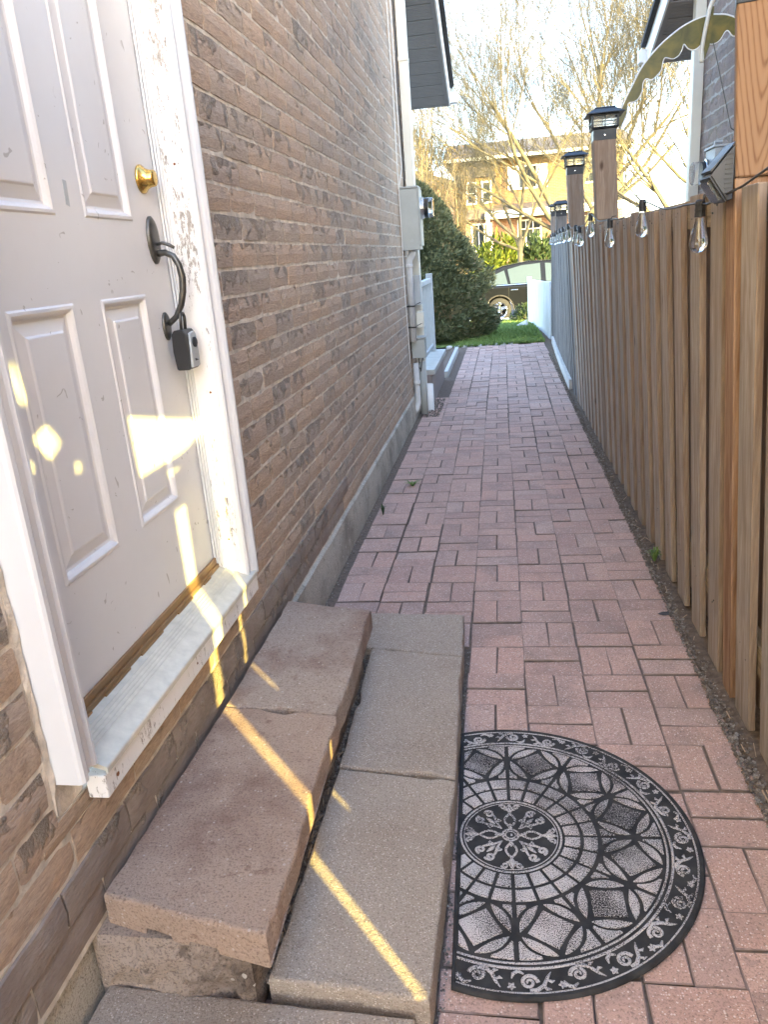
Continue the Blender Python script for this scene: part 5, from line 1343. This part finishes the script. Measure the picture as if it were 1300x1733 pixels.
fb('porch_column', 'white', -.70, -.52, 44.25, 44.43, -.5, 2.97); fb('porch_column', 'white', 5.2, 5.4, 44.25, 44.43, -.5, 2.97)
fb('porch_slab', 'porchtop', -.8, 6.6, 44.0, 45.99, -.7, -.2)
def fwin(x0, x1, z0, z1, y, cols, rows, shutters=False):
    w = fb('window', 'farwin', x0, x1, y-.03, y-.004, z0, z1)
    m = MB(); t = .09
    m.box(x0-t, x1+t, y-.075, y-.031, z1, z1+t); m.box(x0-t, x1+t, y-.075, y-.031, z0-t, z0); m.box(x0-t, x0, y-.075, y-.031, z0, z1); m.box(x1, x1+t, y-.075, y-.031, z0, z1)
    for c in range(1, cols): x = lerp(x0, x1, c/cols); m.box(x-.025, x+.025, y-.06, y-.0315, z0, z1)
    for r_ in range(1, rows):
        z = lerp(z0, z1, r_/rows); m.box(x0, x1, y-.061, y-.0318, z-.022, z+.022)
    m.build('frame', M['white'], w)
    if shutters:
        for a, b in ((x0-.62, x0-.12), (x1+.12, x1+.62)):
            s_ = fb('shutter', 'white', a, b, y-.07, y-.004, z0-.08, z1+.08)
            m = MB()
            for q in range(14): z = lerp(z0-.02, z1, q/14); m.box(a+.05, b-.05, y-.078, y-.0705, z, z+.04)
            m.build('slat', M['white'], s_)
fwin(1.12, 2.02, 4.52, 5.55, 46, 1, 1, True); fwin(4.4, 5.4, 4.52, 5.55, 46, 1, 1, True)
fwin(1.05, 2.2, 1.55, 2.80, 46, 3, 3); fwin(4.2, 5.6, 1.4, 2.75, 46, 3, 3)
fb('front_door', 'whitewood', 3.0, 3.9, 45.95, 45.998, -.2, 1.95)
fb('bay_wall', 'yellowbrick', -1.85, -.32, 44.9, 45.998, 3.2, 5.15); fb('bay_ground_wall', 'pinkbrick', -1.85, -.32, 44.9, 45.998, -.7, 3.0)
m = MB(); m.prism([(-2.1, 5.15), (-.12, 5.15), (-.12, 5.28), (-1.1, 5.95), (-2.1, 5.28)], lambda u, v, w: (u, w, v), 44.7, 47.5); m.build('bay_roof', M['farroof'], fh)
m = MB(); m.prism([(-2.15, 3.02), (-.1, 3.02), (-.3, 3.55), (-1.9, 3.55)], lambda u, v, w: (u, w, v), 44.4, 44.895); m.build('bay_skirt_roof', M['farroof'], fh)
fwin(-1.65, -1.25, 3.9, 4.85, 44.9, 1, 2); fwin(-.82, -.45, 3.9, 4.85, 44.9, 1, 2)
fwin(-1.45, -.5, 1.45, 2.75, 44.9, 3, 1)
fb('side_wing', 'pinkbrick', -9, -2.41, 45.2, 52, -.9, 4.9)
m = MB(); m.prism([(-9.3, 4.9), (-2.2, 4.9), (-2.2, 5.05), (-5.7, 6.2), (-9.3, 5.05)], lambda u, v, w: (u, w, v), 44.8, 52.5); m.build('wing_roof', M['farroof'], fh)
# next house along the street, seen through the branches
f2 = empty('brick_house', (18, 49, -.6), 'brown roofed house half hidden by bare branches on the right', 'house')
m = MB(); m.box(13.5, 24, 48, 55, -.9, 4.2); m.build('wall', M['pinkbrick'], f2)
m = MB(); m.prism([(13, 4.2), (24.5, 4.2), (24.5, 4.35), (18.7, 7.6), (13, 4.35)], lambda u, v, w: (u, w, v), 47.4, 55.5); m.build('roof', M['farroof'], f2)
m = MB(); m.box(15.5, 17.2, 47.95, 47.996, 1.2, 2.7); w = m.build('window', M['farwin'], f2)
m = MB(); m.box(15.4, 17.3, 47.9, 47.948, 2.7, 2.82); m.box(15.4, 17.3, 47.9, 47.948, 1.1, 1.2); m.box(16.3, 16.4, 47.9, 47.948, 1.2, 2.7); m.build('frame', M['white'], w)

# ------------------------------------------------------------------ bare trees
def tree(loc, h, limbs, label, mat='bark', seed=1, spread=.55, r0=.17, depth=5, buds=1500, fork=.22, twigk=1.0, group='bare trees beyond the lawn and fence'):
    rnd = random.Random(seed); t = empty('bare_tree', loc, label, 'tree', group)
    tr, br, tw, bd = MB(), MB(), MB(), MB(); tips = []
    def grow(p, d, L, r, lev):
        n = 4 if lev < 2 else 3; pts = [Vector(p)]; rad = [r]; dd = d.copy()
        for i in range(n):
            dd = (dd+Vector((rnd.gauss(0, .12), rnd.gauss(0, .12), rnd.gauss(.05, .08)))).normalized()
            pts.append(pts[-1]+dd*L/n); rad.append(max(.0035, r*(1-.55*(i+1)/n)))
        (br if lev < 3 else tw).tube(pts, rad, 7 if lev < 2 else 4 if lev < 4 else 3, cap=False)
        if lev >= depth: tips.append((pts[-1], dd)); return
        k = {0: 5, 1: 6, 2: 6, 3: 5, 4: 4}.get(lev, 3)
        for i in range(k):
            s_ = rnd.uniform(.3, 1.0) if i < k-1 else 1.0
            f = s_*n; a = min(n-1, int(f)); q = pts[a].lerp(pts[a+1], f-a)
            ax = dd.orthogonal().normalized(); ax.rotate(Matrix.Rotation(rnd.uniform(0, 2*PI), 3, dd)); ang = rnd.uniform(.3, .85) if i < k-1 else rnd.uniform(.05, .3)
            nd_ = dd.copy(); nd_.rotate(Matrix.Rotation(ang, 3, ax)); nd_ = (nd_+Vector((0, 0, .16*twigk))).normalized()
            grow(q, nd_, L*rnd.uniform(.5, .74), max(.004, rad[a]*rnd.uniform(.42, .62)), lev+1)
    base = Vector(loc); fz = h*fork
    tr.tube([base-Vector((0, 0, .3)), base+Vector((0, 0, .1)), base+Vector((.02, 0, fz*.5)), base+Vector((.05, 0, fz+.12))], [r0*1.5, r0*1.15, r0, r0*.92], 10)
    tr.build('trunk', M[mat], t, smooth=True)
    for (dx, dy, dz, k) in limbs:
        grow(base+Vector((.04+dx*.05, dy*.05, fz*rnd.uniform(.82, 1.0))), Vector((dx, dy, dz)).normalized(), h*.40*k, r0*.62*k, 1)
    br.build('branch', M[mat], t, smooth=True, fix=False); tag(tw.build('twigs', M['bark_red'] if mat == 'bark_red' else M['bark'], t, fix=False), kind='stuff')
    for i in range(buds):
        p, d = rnd.choice(tips); p = p-d*rnd.uniform(0, .5)+Vector((rnd.gauss(0, .05), rnd.gauss(0, .05), rnd.gauss(0, .05))); s_ = rnd.uniform(.018, .04); a = Vector((rnd.gauss(0, 1), rnd.gauss(0, 1), rnd.gauss(0, 1))).normalized()*s_; b = a.orthogonal().normalized()*s_*.6
        bd.add([p, p+a*.5+b, p+a, p+a*.5-b], [(0, 1, 2, 3)])
    tag(bd.build('buds', M['bud'], t, fix=False), kind='stuff'); return t
tree((2.35, 28.5, -.55), 11.6, [(-.75, -.1, .75, 1.0), (-.35, .2, 1.0, 1.1), (.12, -.2, 1.1, 1.1), (.55, .1, .9, 1.0), (.85, -.1, .6, .9), (-.95, .2, .30, .85)], 'large bare tree with yellow lit limbs behind the two middle lanterns', seed=4, r0=.155, fork=.20, buds=3500, depth=6)
tree((5.4, 25.0, -.4), 8.6, [(-.4, 0, 1, 1.05), (.3, .2, 1, 1.05), (.75, -.1, .6, .9), (-.7, -.2, .55, .9)], 'bare tree with grey forked branches behind the fence, under the olive awning', seed=11, r0=.13, buds=2200)
tree((8.5, 33.0, -.4), 12.0, [(-.5, 0, 1, 1), (.2, .3, 1.1, 1.1), (.7, 0, .8, 1), (-.85, .1, .5, .9)], 'bare tree rising at the right beside the neighbouring downspout', seed=23, r0=.16, buds=2200)
tree((4.6, 40.0, -.4), 15.5, [(-.6, 0, .9, 1), (-.15, .3, 1.1, 1.1), (.35, 0, 1.0, 1.1), (.8, 0, .6, .9)], 'tall bare tree standing behind the others, highest against the blue sky', seed=31, r0=.19, buds=2600, depth=6)
tree((-4.2, 38.0, -.4), 9.0, [(-.5, 0, .9, 1), (.15, .3, 1.1, 1.1), (.6, 0, .8, 1)], 'bare tree standing left of the yellow house, behind the upright twiggy shrub', 'bark_red', seed=37, r0=.16, buds=1500)
tree((.75, 33.0, -.4), 9.6, [(-.8, 0, .7, 1), (-.35, .2, 1, 1.1), (.1, 0, 1.1, 1.1), (.6, .1, .9, 1), (-.9, -.1, .45, .9)], 'slender bare tree with a veil of fine twigs in front of the yellow house', seed=52, r0=.11, buds=2600, depth=6)
def stems(loc, n, h, label, seed):
    rnd = random.Random(seed); t = empty('twiggy_shrub', loc, label, 'shrub', 'upright twiggy shrubs'); st_, tw, bd = MB(), MB(), MB()
    for i in range(n):
        a = rnd.uniform(0, 2*PI); r_ = rnd.uniform(0, .35); p = Vector(loc)+Vector((math.cos(a)*r_, math.sin(a)*r_, -.1)); d = Vector((math.cos(a)*.16+rnd.gauss(0, .06), math.sin(a)*.16+rnd.gauss(0, .06), 1)).normalized(); L = h*rnd.uniform(.65, 1.0); pts = [p]; 
        for k in range(6): d = (d+Vector((rnd.gauss(0, .05), rnd.gauss(0, .05), .05))).normalized(); pts.append(pts[-1]+d*L/6)
        st_.tube(pts, [.03*(1-.13*k) for k in range(7)], 5, cap=False)
        for k in range(34):
            f = rnd.uniform(.12, 1)*5.9; q = pts[int(f)].lerp(pts[int(f)+1], f-int(f)); aa = rnd.uniform(0, 2*PI); dd = Vector((math.cos(aa)*.5, math.sin(aa)*.5, 1)).normalized(); l = rnd.uniform(.25, .75)
            e = q+dd*l+Vector((0, 0, .05)); tw.tube([q, q+dd*l*.5, e], [.008, .006, .003], 3, cap=False)
            for b_ in range(3):
                z = q.lerp(e, rnd.uniform(.2, 1)); aa2 = rnd.uniform(0, 6.28); e2 = z+Vector((math.cos(aa2)*.12, math.sin(aa2)*.12, .22)); tw.tube([z, e2], [.005, .003], 3, cap=False)
                s_ = .03; v = Vector((rnd.gauss(0, 1), rnd.gauss(0, 1), rnd.gauss(0, 1))).normalized()*s_; w = v.orthogonal().normalized()*s_*.6; bd.add([e2, e2+v*.5+w, e2+v, e2+v*.5-w], [(0, 1, 2, 3)])
    st_.build('stem', M['bark_red'], t, smooth=True, fix=False); tag(tw.build('twigs', M['bark_red'], t, fix=False), kind='stuff'); tag(bd.build('buds', M['bud'], t, fix=False), kind='stuff')
stems((-2.2, 20.5, -.45), 22, 5.6, 'tall bare shrub of upright tan stems rising behind the dark spruce', 3)
stems((-1.45, 23.6, -.5), 16, 4.6, 'thinner upright bare shrub right of the spruce, before the yellow house', 5)
stems((-3.6, 22.0, -.45), 16, 5.0, 'upright bare shrub mostly hidden by the cream downspout', 9)
